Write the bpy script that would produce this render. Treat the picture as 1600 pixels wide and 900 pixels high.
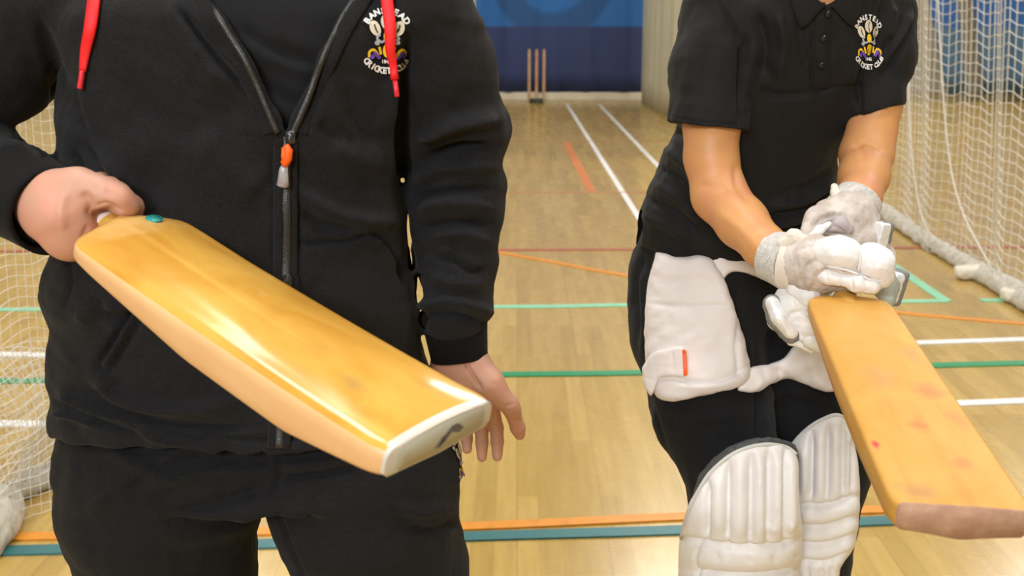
import bpy, bmesh, math, random
import numpy as np
from mathutils import Vector, Matrix, noise
from mathutils.bvhtree import BVHTree

for o in list(bpy.data.objects): bpy.data.objects.remove(o)
SC = bpy.context.scene
COL = SC.collection
random.seed(4)
# ------------------------------------------------------------------ camera
F = 1650.0                      # focal length in pixels of the 1600 x 900 frame
PITCH = math.radians(15.0)
CAM = np.array([0.0, 0.0, 1.33])
cam = bpy.data.cameras.new('camera'); cam_o = bpy.data.objects.new('camera', cam); COL.objects.link(cam_o)
cam.sensor_width = 36.0; cam.lens = 36.0*F/1600.0; cam.clip_start = 0.05; cam.clip_end = 200
cam_o.location = CAM; cam_o.rotation_euler = (math.pi/2-PITCH, 0, 0)
cam.dof.use_dof = True; cam.dof.focus_distance = 1.40; cam.dof.aperture_fstop = 7.5
SC.camera = cam_o
# ------------------------------------------------------------------ world, lights, exposure
W_ = bpy.data.worlds.new('world'); SC.world = W_; W_.use_nodes = True
bg = W_.node_tree.nodes['Background']; bg.inputs[0].default_value = (0.96, 0.98, 1.0, 1); bg.inputs[1].default_value = 0.20
SC.view_settings.view_transform = 'Standard'; SC.view_settings.look = 'None'
SC.view_settings.gamma = 1.0; SC.view_settings.use_curve_mapping = False
SC.view_settings.exposure = -0.42
def area(name, loc, rot, sx, sy, power, col=(1, .985, .955)):
    l = bpy.data.lights.new(name, 'AREA'); l.shape = 'RECTANGLE'; l.size = sx; l.size_y = sy
    l.energy = power; l.color = col
    o = bpy.data.objects.new(name, l); COL.objects.link(o); o.location = loc; o.rotation_euler = rot
    return o
for i, (lx, ly) in enumerate([(-1.15, 3.25), (0, .4), (3.2, .8), (-5.5, 7.5), (1.9, 5.4), (5.5, 6.5), (-4, 12), (2.2, 12), (7, 12)]):
    area('ceiling_lamp', (lx, ly, 6.4), (0, 0, 0), 1.3, 1.3, 340 if ly > 10 else (230 if ly > 6 else 165))
area('camera_side_fill', (-1.9, -1.2, 3.6), (math.radians(40), 0, math.radians(-42)), .8, .8, 40, (1, 1, 1))  # added light beside the camera, not one of the hall's fittings
area('frontal_fill', (-1.5, -4.6, 3.5), (math.radians(68), 0, math.radians(-17)), 1.8, 1.3, 400, (.97, .985, 1))  # added frontal fill in place of a flash, no fitting hangs here
# ------------------------------------------------------------------ pixel <-> place helpers
cp, sp = math.cos(PITCH), math.sin(PITCH)
def ray(px, py):
    a = (px-800.0)/F; b = (py-450.0)/F
    return np.array([a, cp-sp*b, -sp-cp*b])
def W(px, py, z): return CAM + ray(px, py)*z              # z = depth along the lens axis
def P(px, py, Y):
    r = ray(px, py); return CAM + r*(Y/r[1])
def G(px, py, h=0.0):
    r = ray(px, py); return CAM + r*((h-CAM[2])/r[2])
def proj(V):
    d = V-CAM; x = d[..., 0]; up = d[..., 1]*sp+d[..., 2]*cp; fw = d[..., 1]*cp-d[..., 2]*sp
    return 800+F*x/fw, 450-F*up/fw, fw
# ------------------------------------------------------------------ object helpers
LOCAL = set()                                   # objects whose children are modelled in their own frame
def tag(o, label=None, cat=None, group=None, kind=None):
    for k, v in (('label', label), ('category', cat), ('group', group), ('kind', kind)):
        if v: o[k] = v
    return o
def empty(name, loc, label=None, cat=None, group=None):
    o = bpy.data.objects.new(name, None); COL.objects.link(o); o.location = Vector(loc); o.empty_display_size = .1
    return tag(o, label, cat, group)
def link(name, me, mat, parent=None, smooth=True):
    o = bpy.data.objects.new(name, me); COL.objects.link(o)
    if mat: me.materials.append(mat)
    if smooth: me.polygons.foreach_set('use_smooth', [True]*len(me.polygons))
    if parent:
        o.parent = parent
        if parent.name not in LOCAL: o.matrix_parent_inverse = world_of(parent).inverted()
        else: LOCAL.add(o.name)
    return o
def world_of(o):
    m = o.matrix_basis.copy()
    if o.parent: m = world_of(o.parent) @ o.matrix_parent_inverse @ m
    return m
def mesh(name, V, Fc, mat, parent=None, smooth=True):
    me = bpy.data.meshes.new(name)
    V = np.asarray(V, dtype=np.float64).reshape(-1, 3)
    me.from_pydata(V.tolist(), [], Fc if isinstance(Fc, list) else Fc.tolist()); me.update()
    return link(name, me, mat, parent, smooth)
def bm_obj(name, bm, mat, parent=None, smooth=True):
    me = bpy.data.meshes.new(name); bmesh.ops.recalc_face_normals(bm, faces=bm.faces); bm.to_mesh(me); bm.free()
    return link(name, me, mat, parent, smooth)
def box(bm, c, s, rot=None):
    m = Matrix.Translation(Vector(c)) @ (rot.to_4x4() if rot else Matrix()) @ Matrix.Diagonal((s[0], s[1], s[2], 1))
    return bmesh.ops.create_cube(bm, size=1, matrix=m)
def catmull(pts, n=8):
    pts = np.asarray(pts, float); q = np.vstack([2*pts[0]-pts[1], pts, 2*pts[-1]-pts[-2]]); out = []
    for i in range(1, len(q)-2):
        for t in np.arange(n)/n:
            a, b, c, d = q[i-1:i+3]
            out.append(.5*((2*b)+(c-a)*t+(2*a-5*b+4*c-d)*t*t+(3*b-a-3*c+d)*t**3))
    out.append(pts[-1]); return np.array(out)
def tube(name, pts, r, mat, parent=None, seg=12, flat=None, caps=True, up=None):
    """swept tube through pts; r a number or list; flat = (width factor, thickness factor)"""
    pts = np.asarray(pts, float); n = len(pts); r = np.full(n, r) if np.isscalar(r) else np.asarray(r, float)
    V = []; Fc = []; fx, fy = flat or (1, 1)
    T = np.gradient(pts, axis=0); T /= np.linalg.norm(T, axis=1)[:, None]+1e-12
    u = np.array(up if up is not None else [0, 0, 1.0]);
    if abs(np.dot(u, T[0])) > .95: u = np.array([1.0, 0, 0])
    for i in range(n):
        if up is not None: u = np.array(up, float)
        s = np.cross(T[i], u); s /= np.linalg.norm(s)+1e-12; u = np.cross(s, T[i])
        for k in range(seg):
            a = 2*math.pi*k/seg; V.append(pts[i]+r[i]*(fx*math.cos(a)*s+fy*math.sin(a)*u))
    for i in range(n-1):
        for k in range(seg):
            k2 = (k+1) % seg; Fc.append([i*seg+k, i*seg+k2, (i+1)*seg+k2, (i+1)*seg+k])
    if caps: Fc.append(list(range(seg))[::-1]); Fc.append([(n-1)*seg+k for k in range(seg)])
    return mesh(name, V, Fc, mat, parent)
# ------------------------------------------------------------------ rounded solids: distance fields turned into meshes
class Field:
    def __init__(s, lo, hi, h):
        s.lo = np.array(lo, np.float32); s.h = h
        s.n = np.maximum(4, np.ceil((np.array(hi)-np.array(lo))/h).astype(int)+1)
        s.V = np.full(tuple(s.n), 1.0, np.float32)
    def sub(s, lo, hi):
        a = np.clip(np.floor((np.array(lo)-s.lo)/s.h).astype(int), 0, s.n-1)
        b = np.clip(np.ceil((np.array(hi)-s.lo)/s.h).astype(int)+1, 1, s.n)
        sl = tuple(slice(a[i], b[i]) for i in range(3))
        ax = [(s.lo[i]+s.h*np.arange(a[i], b[i])).astype(np.float32) for i in range(3)]
        return sl, ax[0][:, None, None], ax[1][None, :, None], ax[2][None, None, :]
    def put(s, sl, d, k, op='add'):
        A = s.V[sl]
        if op == 'add':
            if k <= 0: s.V[sl] = np.minimum(A, d); return
            h = np.clip(.5+.5*(A-d)/k, 0, 1); s.V[sl] = A+(d-A)*h-k*h*(1-h)
        else:                                           # cut
            d = -d; h = np.clip(.5-.5*(A-d)/max(k, 1e-6), 0, 1); s.V[sl] = A+(d-A)*h+max(k, 1e-6)*h*(1-h)
    def cone(s, a, b, ra, rb, k=.01, op='add', flat=None):
        a = np.array(a, float); b = np.array(b, float); m = max(ra, rb)+k*1.2+2*s.h
        if flat: m *= max(1, flat[1])
        lo = np.minimum(a, b)-m; hi = np.maximum(a, b)+m
        if np.any(hi < s.lo) or np.any(lo > s.lo+s.h*s.n): return
        sl, X, Y, Z = s.sub(lo, hi); d = b-a; L = float(d@d)+1e-12
        t = np.clip(((X-a[0])*d[0]+(Y-a[1])*d[1]+(Z-a[2])*d[2])/L, 0, 1)
        qx = X-a[0]-t*d[0]; qy = Y-a[1]-t*d[1]; qz = Z-a[2]-t*d[2]
        if flat:                                        # (direction, factor): stretch the section along direction
            n = np.array(flat[0], float); n /= np.linalg.norm(n); g = 1-1/flat[1]
            w = (qx*n[0]+qy*n[1]+qz*n[2])*g; qx = qx-w*n[0]; qy = qy-w*n[1]; qz = qz-w*n[2]
        D = np.sqrt(qx*qx+qy*qy+qz*qz)-(ra+(rb-ra)*t)
        s.put(sl, D.astype(np.float32), k, op)
    def chain(s, pts, rs, k=.01, op='add', flat=None):
        for i in range(len(pts)-1): s.cone(pts[i], pts[i+1], rs[i], rs[i+1], k, op, flat)
    def ell(s, c, r, R=None, k=.01, op='add'):
        c = np.array(c, float); m = max(r)+k*1.2+2*s.h; sl, X, Y, Z = s.sub(c-m, c+m)
        R = np.eye(3) if R is None else np.array(R)     # rows = local axes
        q = [((X-c[0])*R[i][0]+(Y-c[1])*R[i][1]+(Z-c[2])*R[i][2]) for i in range(3)]
        g0 = np.sqrt((q[0]/r[0])**2+(q[1]/r[1])**2+(q[2]/r[2])**2)
        g1 = np.sqrt((q[0]/r[0]**2)**2+(q[1]/r[1]**2)**2+(q[2]/r[2]**2)**2)+1e-6
        s.put(sl, (g0*(g0-1)/g1).astype(np.float32), k, op)
    def rbox(s, c, half, rad, R=None, k=.006, op='add'):
        c = np.array(c, float); m = float(np.linalg.norm(half))+k+2*s.h; sl, X, Y, Z = s.sub(c-m, c+m)
        R = np.eye(3) if R is None else np.array(R)
        q = [np.abs((X-c[0])*R[i][0]+(Y-c[1])*R[i][1]+(Z-c[2])*R[i][2])-(half[i]-rad) for i in range(3)]
        D = np.sqrt(np.maximum(q[0], 0)**2+np.maximum(q[1], 0)**2+np.maximum(q[2], 0)**2)+np.minimum(np.maximum(np.maximum(q[0], q[1]), q[2]), 0)-rad
        s.put(sl, D.astype(np.float32), k, op)
    def loft(s, secs, k=.03, e=2.3, op='add', grow=0.0, z0=None, z1=None):
        """secs rows: z, cx, cy, half width, half depth"""
        S = np.array(sorted([list(r) for r in secs])); zz = np.linspace(S[0, 0], S[-1, 0], 200)
        T = [np.interp(zz, S[:, 0], S[:, j]) for j in range(1, 5)]
        ker = np.ones(9)/9
        T = [np.convolve(np.pad(t, 4, mode='edge'), ker, 'valid') for t in T]
        mz = S[0, 0] if z0 is None else z0; Mz = S[-1, 0] if z1 is None else z1
        m = .03+k
        lo = [min(S[:, 1]-S[:, 3])-m, min(S[:, 2]-S[:, 4])-m, mz-m]; hi = [max(S[:, 1]+S[:, 3])+m, max(S[:, 2]+S[:, 4])+m, Mz+m]
        sl, X, Y, Z = s.sub(lo, hi); z = Z.ravel()
        cx, cy, a, b = [np.interp(z, zz, t).astype(np.float32)[None, None, :] for t in T]
        a = a+grow; b = b+grow
        g = (np.abs((X-cx)/a)**e+np.abs((Y-cy)/b)**e)**(1/e)
        q = np.sqrt((X-cx)**2+(Y-cy)**2)
        D = (g-1)*q/np.maximum(g, 1e-3)
        D = np.where(g < .3, (g-1)*np.minimum(a, b), D)
        D = np.maximum(D, np.maximum(mz-Z, Z-Mz))
        s.put(sl, D.astype(np.float32), k, op)
    def net(s):
        V = s.V; n = V.shape; ins = V < 0
        c = np.zeros((n[0]-1, n[1]-1, n[2]-1), np.int8)
        offs = [(i, j, k) for i in (0, 1) for j in (0, 1) for k in (0, 1)]
        for i, j, k in offs: c += ins[i:n[0]-1+i, j:n[1]-1+j, k:n[2]-1+k]
        act = (c > 0) & (c < 8); idx = np.argwhere(act); ids = np.full(act.shape, -1, np.int64); ids[act] = np.arange(len(idx))
        acc = np.zeros((len(idx), 3)); cnt = np.zeros(len(idx))
        for p in offs:
            for ax in range(3):
                if p[ax]: continue
                q = list(p); q[ax] = 1
                A = V[tuple((idx+np.array(p)).T)]; B = V[tuple((idx+np.array(q)).T)]
                m = (A < 0) != (B < 0); t = np.where(m, A/np.where(m, A-B, 1), 0)
                e = np.tile(np.array(p, float), (len(idx), 1)); e[:, ax] = t
                acc[m] += e[m]; cnt[m] += 1
        P_ = (idx+acc/cnt[:, None])*s.h+s.lo
        faces = []
        for ax in range(3):
            b1, b2 = (ax+1) % 3, (ax+2) % 3
            sl0 = [slice(1, -1)]*3; sl0[ax] = slice(0, -1); sl1 = list(sl0); sl1[ax] = slice(1, None)
            A = ins[tuple(sl0)]; B = ins[tuple(sl1)]
            e = np.argwhere(A != B); base = np.array([1, 1, 1]); base[ax] = 0; e2 = e+base
            d1 = np.zeros(3, int); d1[b1] = 1; d2 = np.zeros(3, int); d2[b2] = 1
            q = [ids[tuple((e2-d1-d2).T)], ids[tuple((e2-d2).T)], ids[tuple(e2.T)], ids[tuple((e2-d1).T)]]
            f = np.stack(q, 1); fl = A[tuple(e.T)]
            f[~fl] = f[~fl][:, ::-1]; faces.append(f[(f >= 0).all(1)])
        return P_, np.vstack(faces)
def normals(V, Fc):
    a, b, c, d = (V[Fc[:, i]] for i in range(4)); n = np.cross(c-a, d-b); N = np.zeros_like(V)
    for i in range(4): np.add.at(N, Fc[:, i], n)
    return N/(np.linalg.norm(N, axis=1)[:, None]+1e-12)
def relax(V, Fc, it=1, f=.5):
    for _ in range(it):
        S = np.zeros_like(V); C = np.zeros(len(V))
        for i in range(4):
            for j in (1, 3): np.add.at(S, Fc[:, i], V[Fc[:, (i+j) % 4]]); np.add.at(C, Fc[:, i], 1)
        V = V+f*(S/np.maximum(C, 1)[:, None]-V)
    return V
def strokes(V, N, L, front=.15, back=False):
    """raise (+) or sink (-) the cloth along folds and seams; L rows: px polyline, width px, height m"""
    x, y, fw = proj(V); d = V-CAM; d = d/np.linalg.norm(d, axis=1)[:, None]; face = -(d*N).sum(1)
    wgt = np.clip((face+.05)/front, 0, 1); off = np.zeros(len(V))
    for pl, w, h in L:
        pl = catmull(np.array(pl, float), 6) if len(pl) > 2 else np.array(pl, float)
        lo = pl.min(0)-3*w; hi = pl.max(0)+3*w; m = np.where((x > lo[0]) & (x < hi[0]) & (y > lo[1]) & (y < hi[1]))[0]
        if not len(m): continue
        q = np.stack([x[m], y[m]], 1); best = np.full(len(m), 1e9); tt = np.zeros(len(m)); n = len(pl)-1
        for i in range(n):
            a = pl[i]; b = pl[i+1]; e = b-a; t = np.clip(((q-a)@e)/(e@e+1e-9), 0, 1)
            dd = np.linalg.norm(q-a-t[:, None]*e, axis=1); u = dd < best; best[u] = dd[u]; tt[u] = (i+t[u])/n
        fade = np.clip(np.minimum(tt, 1-tt)*5+.25, 0, 1)
        off[m] += h*np.exp(-(best/w)**2)*fade
    return V+N*(off*wgt)[:, None]
def ripple(V, N, amp, sc, seed=0, stretch=(1, 1, 1)):
    rs = np.random.RandomState(seed); off = np.zeros(len(V)); Q = V*np.array(stretch)
    for o in range(5):
        k = rs.randn(3); k /= np.linalg.norm(k); w = rs.randn(3); w /= np.linalg.norm(w)
        f = 2*math.pi/sc*(1+.45*o); ph = rs.rand()*6.28
        off += np.sin(Q@k*f+ph+1.7*np.sin(Q@w*f*.6+rs.rand()*6.28))/(1+.5*o)
    return V+N*(off*amp/2.5)[:, None]
def biggest(V, Fc):
    lab = np.arange(len(V))
    while True:
        m = lab[Fc].min(1); new = lab.copy()
        for i in range(4): np.minimum.at(new, Fc[:, i], m)
        new = new[new]
        if (new == lab).all(): break
        lab = new
    u, c = np.unique(lab, return_counts=True); keep = lab == u[c.argmax()]; idx = np.cumsum(keep)-1
    return V[keep], idx[Fc[keep[Fc[:, 0]]]]
def solid(name, fld, mat, parent, st=None, rp=None, rl=1, extra=None):
    V, Fc = biggest(*fld.net()); V = relax(V, Fc, rl)
    if rp or st:
        N = normals(V, Fc)
        if rp:
            for r in rp: V = ripple(V, N, *r)
        if st: V = strokes(V, N, st); V = relax(V, Fc, 1, .25)
    if extra is not None: V, Fc = extra(V, Fc)
    return mesh(name, V, Fc, mat, parent)
def bvh(o):
    me = o.data; m = world_of(o)
    return BVHTree.FromPolygons([m @ v.co for v in me.vertices], [list(p.vertices) for p in me.polygons])
def onto(tree, px, py, lift=.0015):
    """the point of a surface seen at a pixel, lifted off along its normal"""
    r = ray(px, py); r = r/np.linalg.norm(r); h, n, i, d = tree.ray_cast(Vector(CAM), Vector(r), 50)
    if h is None: return None
    if n.dot(Vector(r)) > 0: n = -n
    return np.array(h+n*lift)

def polysd(x, y, poly):
    """signed distance in px to a closed px polygon, negative inside"""
    P_ = np.array(poly, float); d = np.full(x.shape, 1e9); ins = np.zeros(x.shape, bool); n = len(P_)
    for i in range(n):
        a = P_[i]; b = P_[(i+1) % n]; e = b-a
        t = np.clip(((x-a[0])*e[0]+(y-a[1])*e[1])/(e@e+1e-9), 0, 1)
        d = np.minimum(d, (x-a[0]-t*e[0])**2+(y-a[1]-t*e[1])**2)
        c = ((a[1] > y) != (b[1] > y)); xi = a[0]+(y-a[1])*e[0]/(e[1] if abs(e[1]) > 1e-9 else 1e-9); ins ^= c & (x < xi)
    d = np.sqrt(d); return np.where(ins, -d, d)
def smax(a, b, k):
    h = np.clip(.5-.5*(a-b)/k, 0, 1); return a+(b-a)*h+k*h*(1-h)
def patch(fld, poly, thick, lo, hi, k=.012, h=None, smooth_poly=True, inner=.004, front=None):
    """padding lying on a solid, in the outline seen; returns a Field"""
    if smooth_poly: q = catmull(np.vstack([poly, poly[:1]]), 4)[:-1]
    else: q = poly
    g = Field(lo, hi, h or fld.h); ax = [g.lo[i]+g.h*np.arange(g.n[i]) for i in range(3)]
    X, Y, Z = np.meshgrid(*ax, indexing='ij')
    idx = [np.clip((A-fld.lo[i])/fld.h, 0, fld.n[i]-1.001) for i, A in enumerate((X, Y, Z))]
    i0 = [a.astype(int) for a in idx]; fr = [a-b for a, b in zip(idx, i0)]; D = 0
    for i in (0, 1):
        for j in (0, 1):
            for l in (0, 1):
                w = (fr[0] if i else 1-fr[0])*(fr[1] if j else 1-fr[1])*(fr[2] if l else 1-fr[2])
                D = D+w*fld.V[i0[0]+i, i0[1]+j, i0[2]+l]
    px, py, fw = proj(np.stack([X, Y, Z], -1)); pd = polysd(px, py, q)*fw/F
    out = smax(np.maximum(D-thick, -D-inner), pd, k)
    if front is not None: out = np.maximum(out, (Y-front))
    g.V = out.astype(np.float32); return g
# ------------------------------------------------------------------ materials
def mat(name, base, rough=.6, **kw):
    m = bpy.data.materials.new(name); m.use_nodes = True; nt = m.node_tree; b = nt.nodes['Principled BSDF']
    b.inputs['Base Color'].default_value = (*base, 1); b.inputs['Roughness'].default_value = rough
    for k, v in kw.items():
        if k in ('bump', 'vary', 'coord'): continue
        key = {'sheen': 'Sheen Weight', 'coat': 'Coat Weight', 'coat_rough': 'Coat Roughness', 'metal': 'Metallic', 'sss': 'Subsurface Weight', 'spec': 'Specular IOR Level'}[k]
        b.inputs[key].default_value = v
    tc = nt.nodes.new('ShaderNodeTexCoord')
    if 'bump' in kw:                     # list of (scale, strength, distance, detail)
        prev = None
        for sc, st, dist, det in kw['bump']:
            n = nt.nodes.new('ShaderNodeTexNoise'); n.inputs['Scale'].default_value = sc; n.inputs['Detail'].default_value = det
            nt.links.new(tc.outputs['Object'], n.inputs['Vector'])
            bp = nt.nodes.new('ShaderNodeBump'); bp.inputs['Strength'].default_value = st; bp.inputs['Distance'].default_value = dist
            nt.links.new(n.outputs['Fac'], bp.inputs['Height'])
            if prev: nt.links.new(prev.outputs[0], bp.inputs['Normal'])
            prev = bp
        nt.links.new(prev.outputs[0], b.inputs['Normal'])
    if 'vary' in kw:                     # scale, other colour, low, high
        sc, c2, lo, hi = kw['vary']
        n = nt.nodes.new('ShaderNodeTexNoise'); n.inputs['Scale'].default_value = sc; n.inputs['Detail'].default_value = 4
        nt.links.new(tc.outputs['Object'], n.inputs['Vector'])
        r = nt.nodes.new('ShaderNodeMapRange'); r.inputs[1].default_value = lo; r.inputs[2].default_value = hi
        nt.links.new(n.outputs['Fac'], r.inputs[0])
        mx = nt.nodes.new('ShaderNodeMix'); mx.data_type = 'RGBA'; mx.inputs[6].default_value = (*base, 1); mx.inputs[7].default_value = (*c2, 1)
        nt.links.new(r.outputs[0], mx.inputs[0]); nt.links.new(mx.outputs[2], b.inputs['Base Color'])
    return m
def N_(nt, t, **kw):
    n = nt.nodes.new(t)
    for k, v in kw.items(): setattr(n, k, v)
    return n
fleece = mat('black_fleece', (.0055, .0058, .0070), .9, sheen=.04, spec=.25, bump=[(900, .8, .0012, 2), (260, .4, .0015, 3)], vary=(420, (.013, .013, .014), .35, .75))
rib = mat('black_ribbing', (.0045, .0045, .005), .95, sheen=.03, spec=.2, bump=[(700, .4, .0008, 1)])
jersey = mat('black_jersey', (.0065, .0065, .0065), .8, sheen=.03, spec=.3, bump=[(1100, .5, .0008, 1), (90, .15, .002, 2)])
tee = mat('dark_tee_cotton', (.0075, .0075, .009), .9, sheen=.04, spec=.25, bump=[(800, .3, .0005, 2), (30, .25, .004, 3)])
track = mat('black_tracksuit_cloth', (.0048, .0050, .0060), .9, sheen=.035, spec=.25, bump=[(900, .7, .0010, 2)], vary=(420, (.011, .011, .012), .35, .75))
skin = mat('skin_light', (.56, .31, .22), .5, sss=.08, spec=.35, bump=[(350, .15, .0006, 3)], vary=(28, (.66, .30, .22), .45, .75))
skin2 = mat('skin_tan', (.62, .305, .115), .48, sss=.06, spec=.4, bump=[(350, .12, .0006, 3)], vary=(18, (.62, .25, .15), .45, .8))
for m_ in (skin, skin2): m_.node_tree.nodes['Principled BSDF'].inputs['Subsurface Radius'].default_value = (.012, .005, .003)
nail = mat('fingernail', (.72, .42, .34), .3)
hairm = mat('dark_brown_hair', (.035, .018, .01), .5, bump=[(120, .6, .004, 3)])
pantsr = mat('skin_under', (.5, .3, .2), .6)
white_leather = mat('white_pad_leather', (.80, .79, .785), .45, spec=.45, bump=[(140, .2, .0012, 3), (14, .3, .006, 2)], vary=(9, (.74, .71, .69), .5, .85))
white_glove = mat('white_glove_leather', (.76, .75, .745), .45, spec=.5, bump=[(160, .25, .001, 3), (22, .35, .004, 2)])
beige_glove = mat('beige_glove_palm', (.47, .405, .355), .8, bump=[(420, .5, .001, 2), (50, .35, .003, 2)], vary=(55, (.62, .56, .52), .4, .65))
towel = mat('grey_towelling', (.50, .48, .45), .95, sheen=.4, bump=[(500, .9, .002, 2)], vary=(150, (.66, .64, .6), .4, .7))
cream_strap = mat('cream_strap', (.72, .66, .58), .8, bump=[(420, .6, .001, 2)])
silver = mat('silver_leather', (.80, .80, .81), .32, metal=.25, bump=[(40, .3, .003, 2)])
dkseam = mat('grey_binding', (.20, .20, .21), .6)
thigh = mat('white_thigh_pad_cloth', (.74, .68, .665), .75, sheen=.2, bump=[(600, .3, .0008, 2), (20, .35, .006, 2)], vary=(12, (.78, .74, .72), .4, .7))
padfill = mat('dark_pad_lining', (.05, .055, .055), .6, bump=[(60, .6, .004, 3)])
red_cord = mat('red_cord', (.80, .008, .012), .6, bump=[(900, .5, .0006, 1)])
red_tip = mat('red_aglet', (.75, .03, .05), .3)
orange_m = mat('orange_cord', (1.0, .12, .005), .5)
clear_m = mat('grey_translucent_plastic', (.36, .36, .38), .25, vary=(90, (.26, .18, .19), .45, .7))
zipm = mat('black_zip', (.02, .02, .02), .35, bump=[(800, .5, .001, 1)])
zipmetal = mat('gunmetal_slider', (.10, .10, .11), .3, metal=.8)
thread_w = mat('white_thread', (.80, .80, .79), .7); thread_c = mat('cream_thread', (.70, .66, .52), .7, bump=[(900, .6, .0006, 1)])
thread_y = mat('yellow_thread', (.85, .58, .02), .7); thread_p = mat('purple_thread', (.14, .06, .42), .7)
thread_g = mat('grey_thread', (.40, .42, .47), .6); thread_k = mat('black_thread', (.01, .01, .01), .8)
button_m = mat('black_button', (.015, .015, .015), .25)
rubber_w = mat('white_rubber_grip', (.80, .72, .66), .55, bump=[(300, .5, .001, 2)])
cream_canvas = mat('cream_canvas', (.74, .72, .60), .85, bump=[(40, .2, .01, 2)], vary=(2.2, (.66, .64, .53), .4, .7))
net_m = mat('white_net_twine', (.70, .68, .62), .85)
net_heap = mat('bunched_white_net', (.56, .54, .48), .95, bump=[(45, .5, .006, 3), (300, .4, .002, 2)], vary=(45, (.44, .40, .33), .45, .7))
stump_m = mat('stump_wood', (.62, .40, .24), .4, vary=(14, (.52, .30, .17), .4, .7))
base_m = mat('dark_stump_base', (.04, .045, .03), .5)
wall_m = mat('cream_hall_wall', (.62, .58, .48), .8, bump=[(30, .1, .01, 2)])
ceil_m = mat('hall_ceiling', (.5, .5, .48), .9)
shoe_m = mat('white_trainer', (.7, .7, .7), .5); sole_m = mat('rubber_sole', (.08, .08, .08), .7)

def wood_floor():
    m = bpy.data.materials.new('maple_strip_floor'); m.use_nodes = True; nt = m.node_tree; b = nt.nodes['Principled BSDF']; L = nt.links.new
    tc = N_(nt, 'ShaderNodeTexCoord'); mp = N_(nt, 'ShaderNodeMapping'); mp.inputs['Rotation'].default_value = (0, 0, math.radians(90.3))
    L(tc.outputs['Object'], mp.inputs['Vector'])
    def brick(w, h, mort):
        br = N_(nt, 'ShaderNodeTexBrick'); br.inputs['Scale'].default_value = 1.0; br.inputs['Brick Width'].default_value = w; br.inputs['Row Height'].default_value = h
        br.inputs['Mortar Size'].default_value = mort; br.inputs['Mortar Smooth'].default_value = .2; br.offset = .37
        br.inputs['Color1'].default_value = (0, 0, 0, 1); br.inputs['Color2'].default_value = (1, 1, 1, 1); br.inputs['Mortar'].default_value = (.5, .5, .5, 1)
        L(mp.outputs[0], br.inputs['Vector']); return br
    b1 = brick(.62, .0585, .0006); b2 = brick(30, .234, .0014)
    r1 = N_(nt, 'ShaderNodeValToRGB'); e = r1.color_ramp.elements
    e[0].position = 0; e[0].color = (.405, .268, .068, 1); e[1].position = 1; e[1].color = (.495, .338, .098, 1)
    x = e.new(.5); x.color = (.455, .304, .083, 1)
    L(b1.outputs['Color'], r1.inputs[0])
    mp2 = N_(nt, 'ShaderNodeMapping'); mp2.inputs['Scale'].default_value = (30, 2.2, 1); L(tc.outputs['Object'], mp2.inputs['Vector'])
    gr = N_(nt, 'ShaderNodeTexNoise'); gr.inputs['Scale'].default_value = 1.6; gr.inputs['Detail'].default_value = 6; L(mp2.outputs[0], gr.inputs['Vector'])
    mg = N_(nt, 'ShaderNodeMix', data_type='RGBA', blend_type='MULTIPLY'); mg.inputs[0].default_value = .55
    rg = N_(nt, 'ShaderNodeValToRGB'); rg.color_ramp.elements[0].position = .3; rg.color_ramp.elements[0].color = (.80, .75, .66, 1); rg.color_ramp.elements[1].position = .62; rg.color_ramp.elements[1].color = (1.06, 1.05, 1.03, 1)
    L(gr.outputs['Fac'], rg.inputs[0]); L(r1.outputs[0], mg.inputs[6]); L(rg.outputs[0], mg.inputs[7])
    # scuffs
    sn = N_(nt, 'ShaderNodeTexNoise'); sn.inputs['Scale'].default_value = 7; sn.inputs['Detail'].default_value = 8; sn.inputs['Distortion'].default_value = 1.5; L(tc.outputs['Object'], sn.inputs['Vector'])
    sr = N_(nt, 'ShaderNodeMapRange'); sr.inputs[1].default_value = .64; sr.inputs[2].default_value = .74; sr.inputs[4].default_value = .35; L(sn.outputs['Fac'], sr.inputs[0])
    ms = N_(nt, 'ShaderNodeMix', data_type='RGBA'); L(sr.outputs[0], ms.inputs[0]); L(mg.outputs[2], ms.inputs[6]); ms.inputs[7].default_value = (.30, .18, .08, 1)
    # joints
    j1 = N_(nt, 'ShaderNodeMath', operation='MULTIPLY'); j1.inputs[1].default_value = .40; L(b1.outputs['Fac'], j1.inputs[0])
    j2 = N_(nt, 'ShaderNodeMath', operation='MULTIPLY'); j2.inputs[1].default_value = .55; L(b2.outputs['Fac'], j2.inputs[0])
    jm = N_(nt, 'ShaderNodeMath', operation='MAXIMUM'); L(j1.outputs[0], jm.inputs[0]); L(j2.outputs[0], jm.inputs[1])
    mj = N_(nt, 'ShaderNodeMix', data_type='RGBA'); L(jm.outputs[0], mj.inputs[0]); L(ms.outputs[2], mj.inputs[6]); mj.inputs[7].default_value = (.20, .11, .05, 1)
    L(mj.outputs[2], b.inputs['Base Color'])
    rr = N_(nt, 'ShaderNodeMapRange'); rr.inputs[3].default_value = .20; rr.inputs[4].default_value = .34; L(sn.outputs['Fac'], rr.inputs[0]); L(rr.outputs[0], b.inputs['Roughness'])
    b.inputs['Coat Weight'].default_value = .25; b.inputs['Coat Roughness'].default_value = .12
    bp = N_(nt, 'ShaderNodeBump'); bp.inputs['Strength'].default_value = .15; bp.inputs['Distance'].default_value = .002; L(gr.outputs['Fac'], bp.inputs['Height']); L(bp.outputs[0], b.inputs['Normal'])
    return m
floor_m = wood_floor()
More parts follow.
